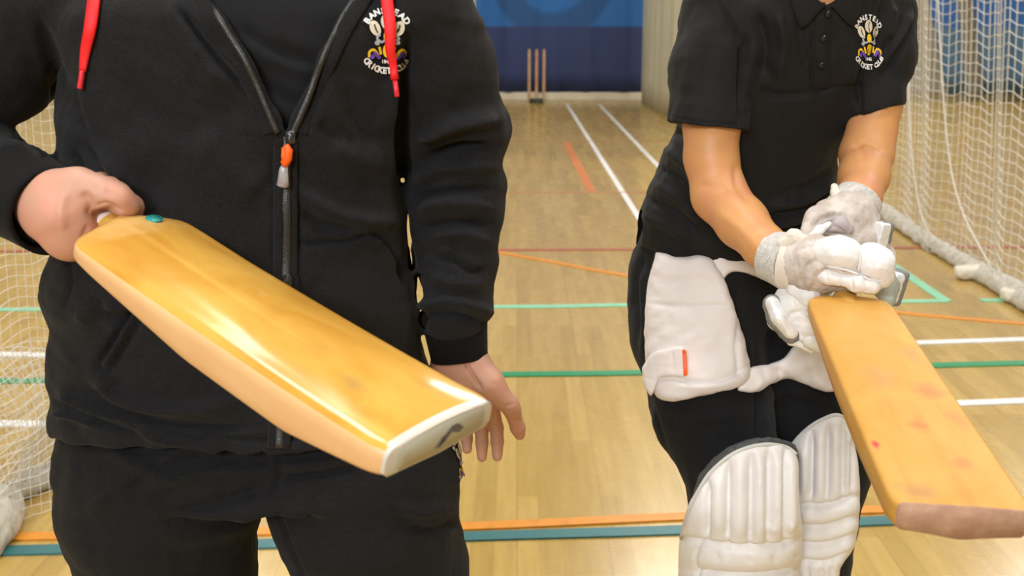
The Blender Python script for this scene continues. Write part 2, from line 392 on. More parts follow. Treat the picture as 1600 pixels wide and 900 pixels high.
def willow(name, base, c2, c3, rough, stains, seed):
    """bat wood: grain runs along local X of the blade, marks and bruises on the face"""
    m = bpy.data.materials.new(name); m.use_nodes = True; nt = m.node_tree; b = nt.nodes['Principled BSDF']; L = nt.links.new
    tc = N_(nt, 'ShaderNodeTexCoord')
    mp = N_(nt, 'ShaderNodeMapping'); mp.inputs['Scale'].default_value = (1.2, 34, 8); mp.inputs['Location'].default_value = (seed, seed, 0); L(tc.outputs['Object'], mp.inputs[0])
    n = N_(nt, 'ShaderNodeTexNoise'); n.inputs['Scale'].default_value = 1.5; n.inputs['Detail'].default_value = 5; L(mp.outputs[0], n.inputs['Vector'])
    n2 = N_(nt, 'ShaderNodeTexNoise'); n2.inputs['Scale'].default_value = 11; n2.inputs['Detail'].default_value = 4; n2.inputs['Distortion'].default_value = .8
    mp2 = N_(nt, 'ShaderNodeMapping'); mp2.inputs['Scale'].default_value = (.8, 1.5, 1.5); mp2.inputs['Location'].default_value = (seed*3, 0, 0); L(tc.outputs['Object'], mp2.inputs[0]); L(mp2.outputs[0], n2.inputs['Vector'])
    r = N_(nt, 'ShaderNodeMapRange'); r.inputs[1].default_value = .35; r.inputs[2].default_value = .7; L(n2.outputs['Fac'], r.inputs[0])
    mx = N_(nt, 'ShaderNodeMix', data_type='RGBA'); mx.inputs[6].default_value = (*base, 1); mx.inputs[7].default_value = (*c2, 1); L(r.outputs[0], mx.inputs[0])
    r2 = N_(nt, 'ShaderNodeMapRange'); r2.inputs[1].default_value = .54; r2.inputs[2].default_value = .72; r2.inputs[4].default_value = .6; L(n.outputs['Fac'], r2.inputs[0])
    mg = N_(nt, 'ShaderNodeMix', data_type='RGBA'); mg.inputs[7].default_value = (*c3, 1); L(r2.outputs[0], mg.inputs[0]); L(mx.outputs[2], mg.inputs[6])
    prev = mg.outputs[2]
    n3 = N_(nt, 'ShaderNodeTexNoise'); n3.inputs['Scale'].default_value = 55; n3.inputs['Detail'].default_value = 3; L(tc.outputs['Object'], n3.inputs['Vector'])
    for (x, y, rx, ry, col, a) in stains:     # bruises and ball marks with a place of their own on the face
        mm = N_(nt, 'ShaderNodeMapping'); mm.vector_type = 'POINT'
        mm.inputs['Location'].default_value = (-x/rx, -y/ry, 0); mm.inputs['Scale'].default_value = (1/rx, 1/ry, 0)
        L(tc.outputs['Object'], mm.inputs[0])
        ln = N_(nt, 'ShaderNodeVectorMath', operation='LENGTH'); L(mm.outputs[0], ln.inputs[0])
        ad = N_(nt, 'ShaderNodeMath', operation='MULTIPLY_ADD'); L(n3.outputs['Fac'], ad.inputs[0]); ad.inputs[1].default_value = 1.6; L(ln.outputs['Value'], ad.inputs[2])
        rr = N_(nt, 'ShaderNodeMapRange'); rr.inputs[1].default_value = .95; rr.inputs[2].default_value = 1.9; rr.inputs[3].default_value = a; rr.inputs[4].default_value = 0; L(ad.outputs[0], rr.inputs[0])
        mk = N_(nt, 'ShaderNodeMix', data_type='RGBA'); mk.inputs[7].default_value = (*col, 1); L(rr.outputs[0], mk.inputs[0]); L(prev, mk.inputs[6]); prev = mk.outputs[2]
    L(prev, b.inputs['Base Color']); b.inputs['Roughness'].default_value = rough; b.inputs['Specular IOR Level'].default_value = .32
    bp = N_(nt, 'ShaderNodeBump'); bp.inputs['Strength'].default_value = .12; bp.inputs['Distance'].default_value = .001; L(n.outputs['Fac'], bp.inputs['Height']); L(bp.outputs[0], b.inputs['Normal'])
    return m
def curtain_mat(name, art):
    m = bpy.data.materials.new(name); m.use_nodes = True; nt = m.node_tree; b = nt.nodes['Principled BSDF']; L = nt.links.new
    b.inputs['Roughness'].default_value = .75
    tc = N_(nt, 'ShaderNodeTexCoord'); sx = N_(nt, 'ShaderNodeSeparateXYZ'); L(tc.outputs['Object'], sx.inputs[0])
    navy = (.030, .048, .150, 1); mid = (.020, .085, .25, 1); lite = (.022, .135, .42, 1)
    def ringfac(cx, cz, r0, r1):
        v = N_(nt, 'ShaderNodeCombineXYZ'); L(sx.outputs[0], v.inputs[0]); L(sx.outputs[2], v.inputs[1])
        d = N_(nt, 'ShaderNodeVectorMath', operation='DISTANCE'); L(v.outputs[0], d.inputs[0]); d.inputs[1].default_value = (cx, cz, 0)
        a = N_(nt, 'ShaderNodeMapRange'); a.inputs[1].default_value = r0-.04; a.inputs[2].default_value = r0+.04; L(d.outputs['Value'], a.inputs[0])
        c = N_(nt, 'ShaderNodeMapRange'); c.inputs[1].default_value = r1-.04; c.inputs[2].default_value = r1+.04; L(d.outputs['Value'], c.inputs[0])
        s = N_(nt, 'ShaderNodeMath', operation='SUBTRACT'); L(a.outputs[0], s.inputs[0]); L(c.outputs[0], s.inputs[1]); return s
    prev = mid
    mx = N_(nt, 'ShaderNodeMix', data_type='RGBA'); mx.inputs[6].default_value = mid; mx.inputs[7].default_value = lite
    if art:
        a = ringfac(.58, 1.72, -1, .50); c = ringfac(.58, 1.72, .86, 3.0)
        ad = N_(nt, 'ShaderNodeMath', operation='ADD', use_clamp=True); L(a.outputs[0], ad.inputs[0]); L(c.outputs[0], ad.inputs[1]); L(ad.outputs[0], mx.inputs[0])
    else: mx.inputs[0].default_value = .2
    st = N_(nt, 'ShaderNodeMapRange'); st.inputs[1].default_value = 1.02; st.inputs[2].default_value = 1.05; L(sx.outputs[2], st.inputs[0])
    m2 = N_(nt, 'ShaderNodeMix', data_type='RGBA'); L(st.outputs[0], m2.inputs[0]); m2.inputs[6].default_value = navy if art else (.06, .13, .22, 1); L(mx.outputs[2], m2.inputs[7])
    L(m2.outputs[2], b.inputs['Base Color'])
    n = N_(nt, 'ShaderNodeTexNoise'); n.inputs['Scale'].default_value = 2; L(tc.outputs['Object'], n.inputs['Vector'])
    bp = N_(nt, 'ShaderNodeBump'); bp.inputs['Strength'].default_value = .5; bp.inputs['Distance'].default_value = .05; L(n.outputs['Fac'], bp.inputs['Height']); L(bp.outputs[0], b.inputs['Normal'])
    return m
# ------------------------------------------------------------------ the hall
def slab(name, lo, hi, m):
    bm = bmesh.new(); lo = np.array(lo); hi = np.array(hi); box(bm, (lo+hi)/2, hi-lo)
    return tag(bm_obj(name, bm, m, smooth=False), kind='structure')
slab('floor', (-9, -7, -.1), (13, 17.2, 0), floor_m)
slab('wall_back', (-9, 17.0, 0), (13, 17.2, 7), wall_m)
slab('wall_front', (-9, -7.2, 0), (13, -7, 7), wall_m)
slab('wall_left', (-9.2, -7, 0), (-9, 17.2, 7), wall_m)
slab('wall_right', (13, -7, 0), (13.2, 17.2, 7), wall_m)
slab('ceiling', (-9, -7, 7), (13, 17.2, 7.1), ceil_m)
# painted court lines: each a thin coat of paint lying on the boards
def paint(label, pts, w, col, rough=.4, name='court_line'):
    p = catmull(np.array([G(*q)[:2] for q in pts]), 10) if len(pts) > 2 else np.array([G(*q)[:2] for q in pts])
    T = np.gradient(p, axis=0); T /= np.linalg.norm(T, axis=1)[:, None]; S = np.stack([-T[:, 1], T[:, 0]], 1)*w/2
    n = len(p); V = []; zt = .0022+paint.k*.00022; paint.k += 1
    for i in range(n):
        for s, z in ((-1, .0003), (-1, zt), (1, zt), (1, .0003)): V.append((*(p[i]+s*S[i]), z))
    Fc = [[4*i+k, 4*i+(k+1) % 4, 4*i+4+(k+1) % 4, 4*i+4+k] for i in range(n-1) for k in range(4)]+[[0, 1, 2, 3], [4*n-1, 4*n-2, 4*n-3, 4*n-4]]
    mm = paint.mats.get(col) or mat('line_paint', col, rough, vary=(25, tuple(c*.85 for c in col), .5, .7)); paint.mats[col] = mm
    o = mesh(name, V, Fc, mm, smooth=False)
    return tag(o, label, 'court line')
paint.k = 0; paint.mats = {}
WH, GR, MI, TE, OR, RE, SA = (.76, .76, .75), (.010, .25, .095), (.25, .58, .38), (.03, .145, .155), (.66, .25, .018), (.36, .10, .055), (.55, .19, .05)
paint('white sideline running down the floor from the stumps, the left one of the pair', [(885, 162), (1193, 647)], .040, WH)
paint('white sideline running from the far curtain towards the batter, the right one of the pair', [(936, 163), (1411, 660)], .040, WH)
paint('short orange line on the boards beside the left white sideline', [(884, 222), (925, 300)], .07, SA)
paint('faint brown line crossing the floor near the far curtain', [(560, 222), (1100, 219)], .04, (.36, .20, .10))
paint('faint brick line crossing the floor between the far curtain and the dark red line', [(500, 302), (1250, 300)], .035, (.44, .20, .10))
paint('thin dark red line crossing the hall floor behind both players', [(-60, 393), (780, 391), (1660, 386)], .045, RE)
paint('thin orange line curving away from the dark red line towards the right', [(770, 393), (870, 411), (980, 431), (1200, 463), (1415, 490), (1660, 511)], .040, OR)
paint('pale mint line crossing the floor behind the hooded player', [(-60, 484.5), (780, 480), (985, 477), (1480, 470.5)], .05, MI)
paint('pale mint slanting line running up from the corner beside the bat', [(1392, 413), (1478, 471)], .055, MI)
paint('pale mint dash on the floor at the foot of the right net', [(1533, 470), (1600, 469)], .05, MI)
paint('dark green line crossing the floor between the two players', [(-60, 597), (780, 586), (1000, 583), (1640, 567)], .050, GR)
paint('white line on the far left floor, upper of the two', [(-60, 553), (87, 556), (130, 556)], .05, WH)
paint('white line on the far left floor, lower of the two', [(-60, 662), (160, 665)], .05, WH)
paint('white line right of the tilted bat, upper of the two', [(1300, 541), (1660, 529)], .045, WH)
paint('white line right of the tilted bat, lower of the two', [(1330, 638), (1660, 625)], .045, WH)
paint('wide orange line crossing the floor at the bottom of the picture', [(-60, 842), (400, 832), (730, 824), (1060, 809), (1390, 797), (1660, 788)], .040, OR)
paint('wide teal line crossing the floor just in front of the orange one', [(-60, 864), (400, 852), (730, 840), (1060, 830), (1390, 815), (1660, 806)], .046, TE)
paint('dark green slanting line seen through the net under the left sleeve', [(-40, 377), (60, 352)], .06, (.03, .22, .17))
# ------------------------------------------------------------------ curtains
def drape(name, path, z0, z1, mt, amp, wl, label, seed=0, parent=None, lean=0.0, cat='curtain', hem=True):
    """hanging cloth along a floor path with real folds and thickness"""
    p = catmull(np.array(path, float), 10); d = np.r_[0, np.cumsum(np.linalg.norm(np.diff(p, axis=0), axis=1))]
    n = int(d[-1]/(wl/9))+2; s = np.linspace(0, d[-1], n); Q = np.stack([np.interp(s, d, p[:, j]) for j in (0, 1)], 1)
    T = np.gradient(Q, axis=0); T /= np.linalg.norm(T, axis=1)[:, None]; S = np.stack([-T[:, 1], T[:, 0]], 1)
    rs = np.random.RandomState(seed); ph = rs.rand(4)*6.28; nz = 14; V = []
    for side in (0, 1):
        for k in range(nz+1):
            t = k/nz; z = z0+(z1-z0)*t; w = amp*(1.1-.3*t)*(np.sin(s*6.28/wl+ph[0]+.5*np.sin(s*2+t+ph[1]))+.4*np.sin(s*6.28/wl*2.3+ph[2]+t))
            q = Q+S*(w+side*.006+lean*(1-t)**2)[:, None]
            V.append(np.c_[q, np.full(n, z)])
    V = np.vstack(V); Fc = []; m = nz+1
    for side in (0, 1):
        for k in range(nz):
            for i in range(n-1):
                a = (side*m+k)*n+i; f = [a, a+1, a+n+1, a+n]; Fc.append(f if side else f[::-1])
    for i in range(n-1): a = i; b = m*n+i; Fc.append([a, b, b+1, a+1][::-1]); a = nz*n+i; b = a+m*n; Fc.append([a, a+1, b+1, b][::-1])
    for k in range(nz):
        for i in (0, n-1): a = k*n+i; b = a+m*n; Fc.append([a, a+n, b+n, b])
    o = mesh(name, V, Fc, mt, parent)
    if parent is None: tag(o, label, cat)
    return o
YB = 15.4
xl = P(744, 145, YB)[0]; xr = P(1001, 145, YB)[0]
cur = empty('backdrop_curtain', (xl, YB, 0), 'blue and navy backdrop curtain hanging behind the stumps', 'curtain')
drape('cloth', [(xl-.15, YB+.1), ((xl+xr)/2, YB+.13), (xr+.15, YB+.1)], .11, 4.2, curtain_mat('blue_navy_curtain', True), .022, .55, '', 3, cur)
drape('hem', [(xl-.15, YB+.1), ((xl+xr)/2, YB+.12), (xr+.15, YB+.1)], .0, .108, mat('white_hem', (.74, .68, .55), .7), .014, .5, '', 5, cur)
drape('canvas_screen', [(xl-.01, YB), (xl-.05, 13.5), (-.66, 11.6), (-.80, 10.2)], 0, 4.2, cream_canvas, .018, .6, 'cream canvas side screen left of the blue backdrop', 8, cat='screen')
drape('canvas_screen', [(xr+.01, YB), (xr+.06, 13.6), (xr+.22, 11.4), (xr+.35, 10)], 0, 4.2, cream_canvas, .03, .5, 'cream canvas side screen right of the blue backdrop, beside the batter', 9, cat='screen')
blueg = curtain_mat('faded_blue_curtain', False)
def bluedrape(pxs, label, seed):
    a = P(pxs[0], 160, 15.0)[0]; b = P(pxs[1], 160, 15.0)[0]; ta = P(pxs[2], 0, 15.0)[0]; tb = P(pxs[3], 0, 15.0)[0]
    o = drape('blue_curtain', [(a, 15.0), ((a+b)/2, 15.03), (b, 15.0)], .12, 4.0, blueg, .03, .35, label, seed)
    for v in o.data.vertices:
        t = (v.co.z-.12)/1.25; u = (v.co.x-a)/(b-a); v.co.x = (a+(ta-a)*t)*(1-u)+(b+(tb-b)*t)*u
    return o
bluedrape((1479, 1510, 1452, 1497), 'narrow blue curtain seen through the right net, beside the batter', 2)
bluedrape((1535, 1760, 1520, 1800), 'wide blue curtain seen through the right net at the edge of the picture', 4)
# ------------------------------------------------------------------ netting: real twine, knotted 5 cm squares
def netting(path, z1, label, seed, thick=.0042, slope=None, gx=.045, gz=.05):
    p = catmull(np.array(path, float), 12); d = np.r_[0, np.cumsum(np.linalg.norm(np.diff(p, axis=0), axis=1))]
    n = int(d[-1]/gx); s = np.linspace(0, d[-1], n); Q = np.stack([np.interp(s, d, p[:, j]) for j in (0, 1)], 1)
    T = np.gradient(Q, axis=0); T /= np.linalg.norm(T, axis=1)[:, None]; S = np.stack([-T[:, 1], T[:, 0]], 1)
    nz = int(z1/gz); V = []; rs = np.random.RandomState(seed); ph = rs.rand(6)*6.28
    for k in range(nz+1):
        z = z1*k/nz; t = 1-k/nz
        w = (.014+.012*t)*(np.sin(s*6.28/1.1+ph[0]+.8*np.sin(z*1.2))+.5*np.sin(s*6.28/.45+ph[1]+z*.9))+slope(t, s)
        zz = z+.010*np.sin(s*6.28/.22+ph[2]+k*.3)+.012*np.sin(s*6.28/.5+ph[3])
        V.append(np.c_[Q+S*w[:, None], np.maximum(zz, .008)])
    V = np.vstack(V); Fc = [[k*n+i, k*n+i+1, k*n+n+i+1, k*n+n+i] for k in range(nz) for i in range(n-1)]
    o = mesh('cricket_net', V, Fc, net_m, smooth=False); tag(o, label, 'net')
    w = o.modifiers.new('twine', 'WIREFRAME'); w.thickness = thick; w.use_even_offset = False; w.use_boundary = True
    return o
def low_layer(path, label, parent, seed):
    o = netting(path, .42, label, seed, slope=lambda t, s: .10*np.sin(s*5+t*4)*(1-t*.5), thick=.0030, gx=.022, gz=.024)
    for k in ('label', 'category'):
        if k in o: del o[k]
    o.name = 'gathered_netting'; o.parent = parent
    return o
def floor_path(L): return [tuple(G(*q)[:2]) for q in L]
rp = floor_path([(1300, 288), (1385, 345), (1450, 388), (1500, 418), (1605, 480), (1800, 585)])
far = [(2.46, 9.7), (2.42, 8.2)]
netR = netting(far+rp[1:], 2.6, 'white cricket net hanging at the right behind the batter', 11, slope=lambda t, s: .22*(1-t)**1.5*-1+0*s, thick=.0050, gx=.062, gz=.052)
lp = floor_path([(-230, 1010), (-60, 890), (60, 800), (160, 740), (240, 640), (330, 520)])
netL = netting(lp, 1.9, 'white cricket net hanging at the left behind the arm of the hooded player', 21, slope=lambda t, s: -.1*(1-t)+0*s, thick=.0020, gx=.030, gz=.030)
low_layer(floor_path([(-230, 960), (-60, 850), (40, 780), (150, 730), (230, 640)]), '', netL, 31)
low_layer(floor_path([(-230, 930), (-60, 830), (30, 765), (150, 712), (230, 620)]), '', netL, 33)
def heap(path, rad, parent, seed, h=.012, flat=.7):
    pts = np.array([[*q, 0] for q in path]); pts = catmull(pts, 5); rs = np.random.RandomState(seed)
    r = np.interp(np.linspace(0, 1, len(pts)), np.linspace(0, 1, len(rad)), rad)
    lo = pts.min(0)-r.max()-.06; hi = pts.max(0)+r.max()*2+.08; lo[2] = -.02; f = Field(lo, hi, h)
    for i in range(len(pts)-1):
        a = pts[i].copy(); b = pts[i+1].copy(); a[2] = r[i]*flat; b[2] = r[i+1]*flat; f.cone(a, b, r[i], r[i+1], r[i])
        for _ in range(1):
            c = a+(rs.rand(3)-.5)*r[i]*1.3; c[2] = abs(c[2]); f.ell(c, (r[i]*.7, r[i]*.6, r[i]*.5), None, r[i]*.4)
    f.V = np.maximum(f.V, (-(f.lo[2]+f.h*np.arange(f.n[2]))+.002)[None, None, :].astype(np.float32))
    o = solid('bunched_hem', f, net_heap, parent, rp=[(.008, .14, seed), (.003, .06, seed+1)])
    return o
heap(floor_path([(-200, 960), (-110, 905), (-40, 858), (-8, 822), (8, 790)]), [.07, .075, .062, .052, .03], netL, 3)
heap(floor_path([(18, 785), (60, 762), (110, 747), (190, 735)]), [.026, .030, .034, .034], netL, 5)
heap(floor_path([(1230, 255), (1300, 288), (1385, 340), (1430, 372), (1500, 415), (1560, 452), (1640, 500)]), [.04, .05, .05, .045, .045, .05, .06], netR, 7, .016, .4)
def weight(px, py, label):
    c = G(px, py); f = Field(c-.16, c+.16, .007); f.rbox(c+np.array([0, 0, .035]), (.085, .045, .03), .02); f.ell(c+np.array([.05, 0, .04]), (.05, .04, .035), None, .02)
    tag(solid('net_weight', f, mat('white_weight_bag', (.74, .70, .60), .8), None, rp=[(.004, .05, 2)]), label, 'weight')
weight(1519, 436, 'small white weight bag holding down the right net')
weight(1594, 472, 'small white weight bag at the right edge, on the net hem')
for px_, s_ in (([(1416, -60), (1422, 200), (1438, 330), (1462, 378)], 2.36), ([(1462, -60), (1478, 200), (1500, 320), (1552, 425)], 2.30)):
    q = []
    for k, (x, y) in enumerate(px_):
        r = ray(x, y); t = min((s_-.05)/r[0], (.02-CAM[2])/r[2] if r[2] < -.01 else 1e9); q.append(CAM+r*t)
    tube('gathered_fold', catmull(q, 6), .0045, net_m, netR, 8)
# ------------------------------------------------------------------ stumps
c0 = G(838, 161)
st = empty('cricket_stumps', c0, 'set of three wooden cricket stumps standing before the navy curtain', 'stumps')
bm = bmesh.new(); box(bm, c0+np.array([0, 0, .02]), (.20, .10, .035)); box(bm, c0+np.array([0, 0, .05]), (.17, .05, .03))
bmesh.ops.bevel(bm, geom=list(bm.edges), offset=.006, segments=2); bm_obj('base', bm, base_m, st)
for k in (-1, 0, 1):
    x = c0[0]+k*.103; pr = [(0, .019), (.02, .019), (.60, .0185), (.66, .018), (.675, .012), (.685, .0165), (.70, .015), (.708, .006)]
    tube('stump', [(x, c0[1], .03+z) for z, r in pr], [r*1.05 for z, r in pr], stump_m, st, 16)
# ------------------------------------------------------------------ cricket bats
def bat_frame(S, T, dpx, at):
    """frame of a bat from its shoulder S and toe T; dpx = how the toe runs across the picture"""
    a = T-S; L = np.linalg.norm(a); a = a/L; x, y, z = at
    lo, hi = -.3, .3; f = lambda q: float(np.dot(W(x+dpx[0], y+dpx[1], z+q)-W(x, y, z), a))
    for _ in range(60):
        m = (lo+hi)/2
        if (f(lo) < 0) == (f(m) < 0): lo = m
        else: hi = m
    c = W(x+dpx[0], y+dpx[1], z+lo)-W(x, y, z); c /= np.linalg.norm(c); c = c-a*np.dot(a, c); c /= np.linalg.norm(c)
    n = np.cross(a, c)
    if np.dot(n, CAM-T) < 0: n = -n; 
    c = np.cross(n, a)
    M = Matrix(((a[0], c[0], n[0], S[0]), (a[1], c[1], n[1], S[1]), (a[2], c[2], n[2], S[2]), (0, 0, 0, 1)))
    return M, L
def section(w, e, s, r, crown):
    pts = []
    for u in np.linspace(-1, 1, 15)[1:-1]: pts.append((u*(w-r), -crown*u*u))
    def arc(cy, cz, a0, a1):
        for a in np.linspace(a0, a1, 5): pts.append((cy+r*math.cos(a), cz+r*math.sin(a)))
    arc(w-r, -crown-r, math.pi/2, 0); q = min(r, .004); pts.append((w, -crown-(r+e)/2)); pts.append((w, -crown-e+q)); pts.append((w-q, -crown-e))
    for u in np.linspace(1, -1, 15)[1:-1]:
        pts.append((u*(w-q), -crown-e-(s-e)*(1-abs(u))**1.35 if abs(u) > .08 else -crown-e-(s-e)*.90))
    pts.append((-w+q, -crown-e)); pts.append((-w, -crown-e+q)); pts.append((-w, -crown-(r+e)/2)); arc(-w+r, -crown-r, math.pi, math.pi/2)
    return pts
def blade(L, Wd, edge, spine, r, crown):
    V = []; Fc = []; T = np.r_[[0, .004, .010, .018, .028], np.linspace(.04, L-.03, 30), [L-.02, L-.012, L-.006, L-.002, L]]
    for t in T:
        u = t/L
        w = Wd/2*(np.interp(t, [0, .004, .010, .018, .028, .05], [.36, .70, .86, .95, .985, 1.0]))*np.interp(t, [L-.02, L-.012, L-.006, L-.002, L], [1, .99, .97, .94, .92])
        w *= (.97+.03*u)
        e = np.interp(u, [0, .1, .45, .75, 1], edge); s = np.interp(u, [0, .1, .5, .72, .9, 1], spine)
        rr = min(r, e*.45); sec = section(w, e, max(s, e+.002), rr, crown*(1-.6*u**4))
        k = len(sec); V += [(t, y, z) for y, z in sec]
    nn = len(T)
    for i in range(nn-1):
        for j in range(k): j2 = (j+1) % k; Fc.append([i*k+j, (i+1)*k+j, (i+1)*k+j2, i*k+j2])
    Fc.append(list(range(k))); Fc.append([(nn-1)*k+j for j in range(k)][::-1])
    return V, Fc, sec
def make_bat(name, label, M, L, mt, Wd, edge, spine, r, crown, grip_mat):
    root = bpy.data.objects.new(name, None); COL.objects.link(root); root.matrix_world = M; tag(root, label, 'cricket bat'); root.empty_display_size = .05
    root.matrix_basis = M; LOCAL.add(root.name)
    V, Fc, sec = blade(L, Wd, edge, spine, r, crown)
    bl = mesh('blade', V, Fc, mt, root)
    m = bl.data; m.update()
    es = bl.modifiers.new('edges', 'EDGE_SPLIT'); es.split_angle = math.radians(50)
    z0 = -crown-edge[0]*.55
    hp = [(-.30, 0, z0), (-.292, 0, z0), (-.02, 0, z0), (.0, 0, z0), (.03, 0, z0)]
    tube('handle', [(-.06, 0, z0), (-.02, 0, z0), (.02, 0, z0), (.05, 0, z0)], [.0155, .0165, .015, .008], mt, root, 20, flat=(1, .85), up=(0, 0, 1))
    # rubber grip with its spiral ridges
    pts = []; rr = []
    for i in range(141): x = -.30+.285*i/140; pts.append((x, 0, z0)); rr.append((.0175 if i not in (0, 140) else .012)+.0006*math.sin(i*1.1))
    tube('grip', pts, rr, grip_mat, root, 20, flat=(1, .88), up=(0, 0, 1))
    return root, bl, sec, z0
# the left one
S1, T1 = W(190, 336, 1.06), W(692, 653, .84)
M1, L1 = bat_frame(S1, T1, (92, -45), (690, 655, .84))
wil1 = willow('golden_willow', (.68, .385, .075), (.54, .26, .035), (.76, .47, .11), .14,
   [(.50, .02, .03, .02, (.62, .22, .05), .5), (.40, .03, .02, .012, (.45, .22, .05), .4), (.30, -.01, .03, .015, (.50, .26, .06), .4), (.02, 0, .03, .06, (.72, .48, .20), .6), (.36, -.022, .018, .008, (.34, .22, .09), .5)], 1.3)
bat1, blade1, sec1, z01 = make_bat('cricket_bat', 'glossy golden cricket bat swung across the body of the hooded player', M1, L1, wil1, .136,
    (.016, .022, .040, .042, .026), (.022, .034, .058, .066, .046, .029), .014, .0095, rubber_w)
edge_m = willow('pale_willow_edge', (.74, .46, .22), (.70, .40, .18), (.78, .54, .30), .30, [], 2.2)
blade1.data.materials.append(edge_m)
for p_ in blade1.data.polygons:
    if p_.normal.z < .62 and abs(p_.normal.x) < .7: p_.material_index = 1
toe_m = mat('grey_white_toe_rubber', (.44, .42, .33), .4, vary=(35, (.44, .42, .33), .4, .7)); rim_m = mat('pale_toe_rim', (.60, .56, .49), .35)
def toe_plate(root, L, sec, m, rim, th=.003):
    k = len(sec); c = np.mean(sec, 0); V = []; s_ = np.array(sec)
    for x, g in ((L-.006, 1.03), (L+th*.6, 1.03), (L+th, .97)): V += [(x, *(c+(s_-c)*g)) for s_ in [s_] for s_ in s_]
    Fc = [[i*k+j, (i+1)*k+j, (i+1)*k+(j+1) % k, i*k+(j+1) % k] for i in range(2) for j in range(k)]+[[2*k+j for j in range(k)][::-1], list(range(k))]
    o = mesh('toe_guard', V, Fc, rim, root); o.modifiers.new('e', 'EDGE_SPLIT').split_angle = math.radians(40)
    V = []
    for x, g in ((L+th*.9, .84), (L+th+.0008, .82)): V += [(x, *(c+(q-c)*g)) for q in s_]
    mesh('toe_face', V, [[j, k+j, k+(j+1) % k, (j+1) % k] for j in range(k)]+[[k+j for j in range(k)][::-1]], m, o)
    return o, c
s1 = np.array(sec1)
k_ = len(s1); c_ = s1.mean(0); V_ = []
for x, g in ((L1-.006, 1.02), (L1+.0018, 1.02), (L1+.003, .96)): V_ += [(x, *(c_+(q-c_)*g)) for q in s1]
Fq = [[i*k_+j, (i+1)*k_+j, (i+1)*k_+(j+1) % k_, i*k_+(j+1) % k_] for i in range(2) for j in range(k_)]+[[2*k_+j for j in range(k_)][::-1], list(range(k_))]
tg = mesh('toe_guard', V_, Fq, rim_m, bat1); tg.modifiers.new('e', 'EDGE_SPLIT').split_angle = math.radians(40); tg['label'] = 'pale rubber toe guard'
V_ = []
for x, g in ((L1+.0028, .85), (L1+.0038, .83)): V_ += [(x, *(c_+(q-c_)*g)) for q in s1]
mesh('toe_face', V_, [[j, k_+j, k_+(j+1) % k_, (j+1) % k_] for j in range(k_)]+[[k_+j for j in range(k_)][::-1]], toe_m, tg)
def mark(parent, pts, x, m, th=.0008, name='mark'):       # a printed mark on the toe: (y, z) outline
    bm = bmesh.new(); v = [bm.verts.new((x, a, b)) for a, b in pts]; f = bm.faces.new(v); r = bmesh.ops.extrude_face_region(bm, geom=[f])
    for q in r['geom']:
        if isinstance(q, bmesh.types.BMVert): q.co.x += th
    return bm_obj(name, bm, m, parent, smooth=False)
ink = mat('black_print', (.10, .10, .11), .5)
mark(tg, [(.008, -.009), (.016, -.009), (.025, -.016), (.020, -.019), (.012, -.016)], L1+.0037, ink, name='printed_mark')
mark(tg, [(-.008, -.024), (-.002, -.025), (.004, -.018), (-.001, -.015)], L1+.0037, ink, name='printed_mark')
mark(tg, [(-.004, -.022), (.002, -.022), (.012, -.012), (.008, -.010), (.000, -.016)], L1+.0037, ink, name='printed_mark')
# round green sticker by the shoulder
bm = bmesh.new(); bmesh.ops.create_cone(bm, cap_ends=True, segments=28, radius1=.0085, radius2=.0085, depth=.0012, matrix=Matrix.Translation((.020, .024, -.0006)))
stick = bm_obj('sticker', bm, mat('green_hologram', (.02, .42, .24), .3, vary=(330, (.05, .12, .30), .45, .6)), bat1); stick['label'] = 'round green sticker'
# the right one
S2, T2 = W(1323, 461, 1.40), W(1505, 790, .85)
M2, L2 = bat_frame(S2, T2, (105, 7), (1505, 790, .85))
wil2 = willow('pale_willow', (.60, .335, .075), (.56, .27, .042), (.48, .22, .035), .5,
   [(.33, .03, .03, .02, (.66, .15, .07), .55), (.42, .0, .02, .012, (.64, .13, .06), .6), (.22, .035, .03, .012, (.70, .24, .10), .5), (.30, -.012, .04, .02, (.70, .25, .12), .4), (.50, .02, .02, .012, (.50, .16, .06), .55), (.16, .04, .03, .012, (.74, .40, .06), .5),
    (.12, -.02, .05, .02, (.60, .34, .10), .35), (.47, -.048, .012, .004, (.62, .02, .05), .9), (.40, .04, .03, .01, (.60, .20, .08), .5), (.56, -.03, .02, .02, (.42, .20, .08), .6), (.24, -.03, .12, .006, (.60, .32, .08), .5), (.36, -.022, .10, .005, (.58, .30, .08), .5)], 4.1)
bat2, blade2, sec2, z02 = make_bat('cricket_bat', 'worn pale cricket bat with red ball marks held out in white batting gloves', M2, L2, wil2, .111,
    (.016, .020, .030, .030, .024), (.022, .032, .046, .050, .040, .030), .005, .0015, rubber_w)
s2 = np.array(sec2); k_ = len(s2); c_ = s2.mean(0); V_ = []
for x, g in ((L2-.0005, 1.0), (L2+.002, .985)): V_ += [(x, *(c_+(q-c_)*g)) for q in s2]
tw = mesh('toe_end', V_, [[j, k_+j, k_+(j+1) % k_, (j+1) % k_] for j in range(k_)]+[[k_+j for j in range(k_)][::-1]], mat('brown_end_grain', (.36, .20, .13), .8, bump=[(300, .6, .001, 3)], vary=(60, (.46, .28, .18), .4, .7)), bat2)
tw['label'] = 'rough brown end grain of the toe'

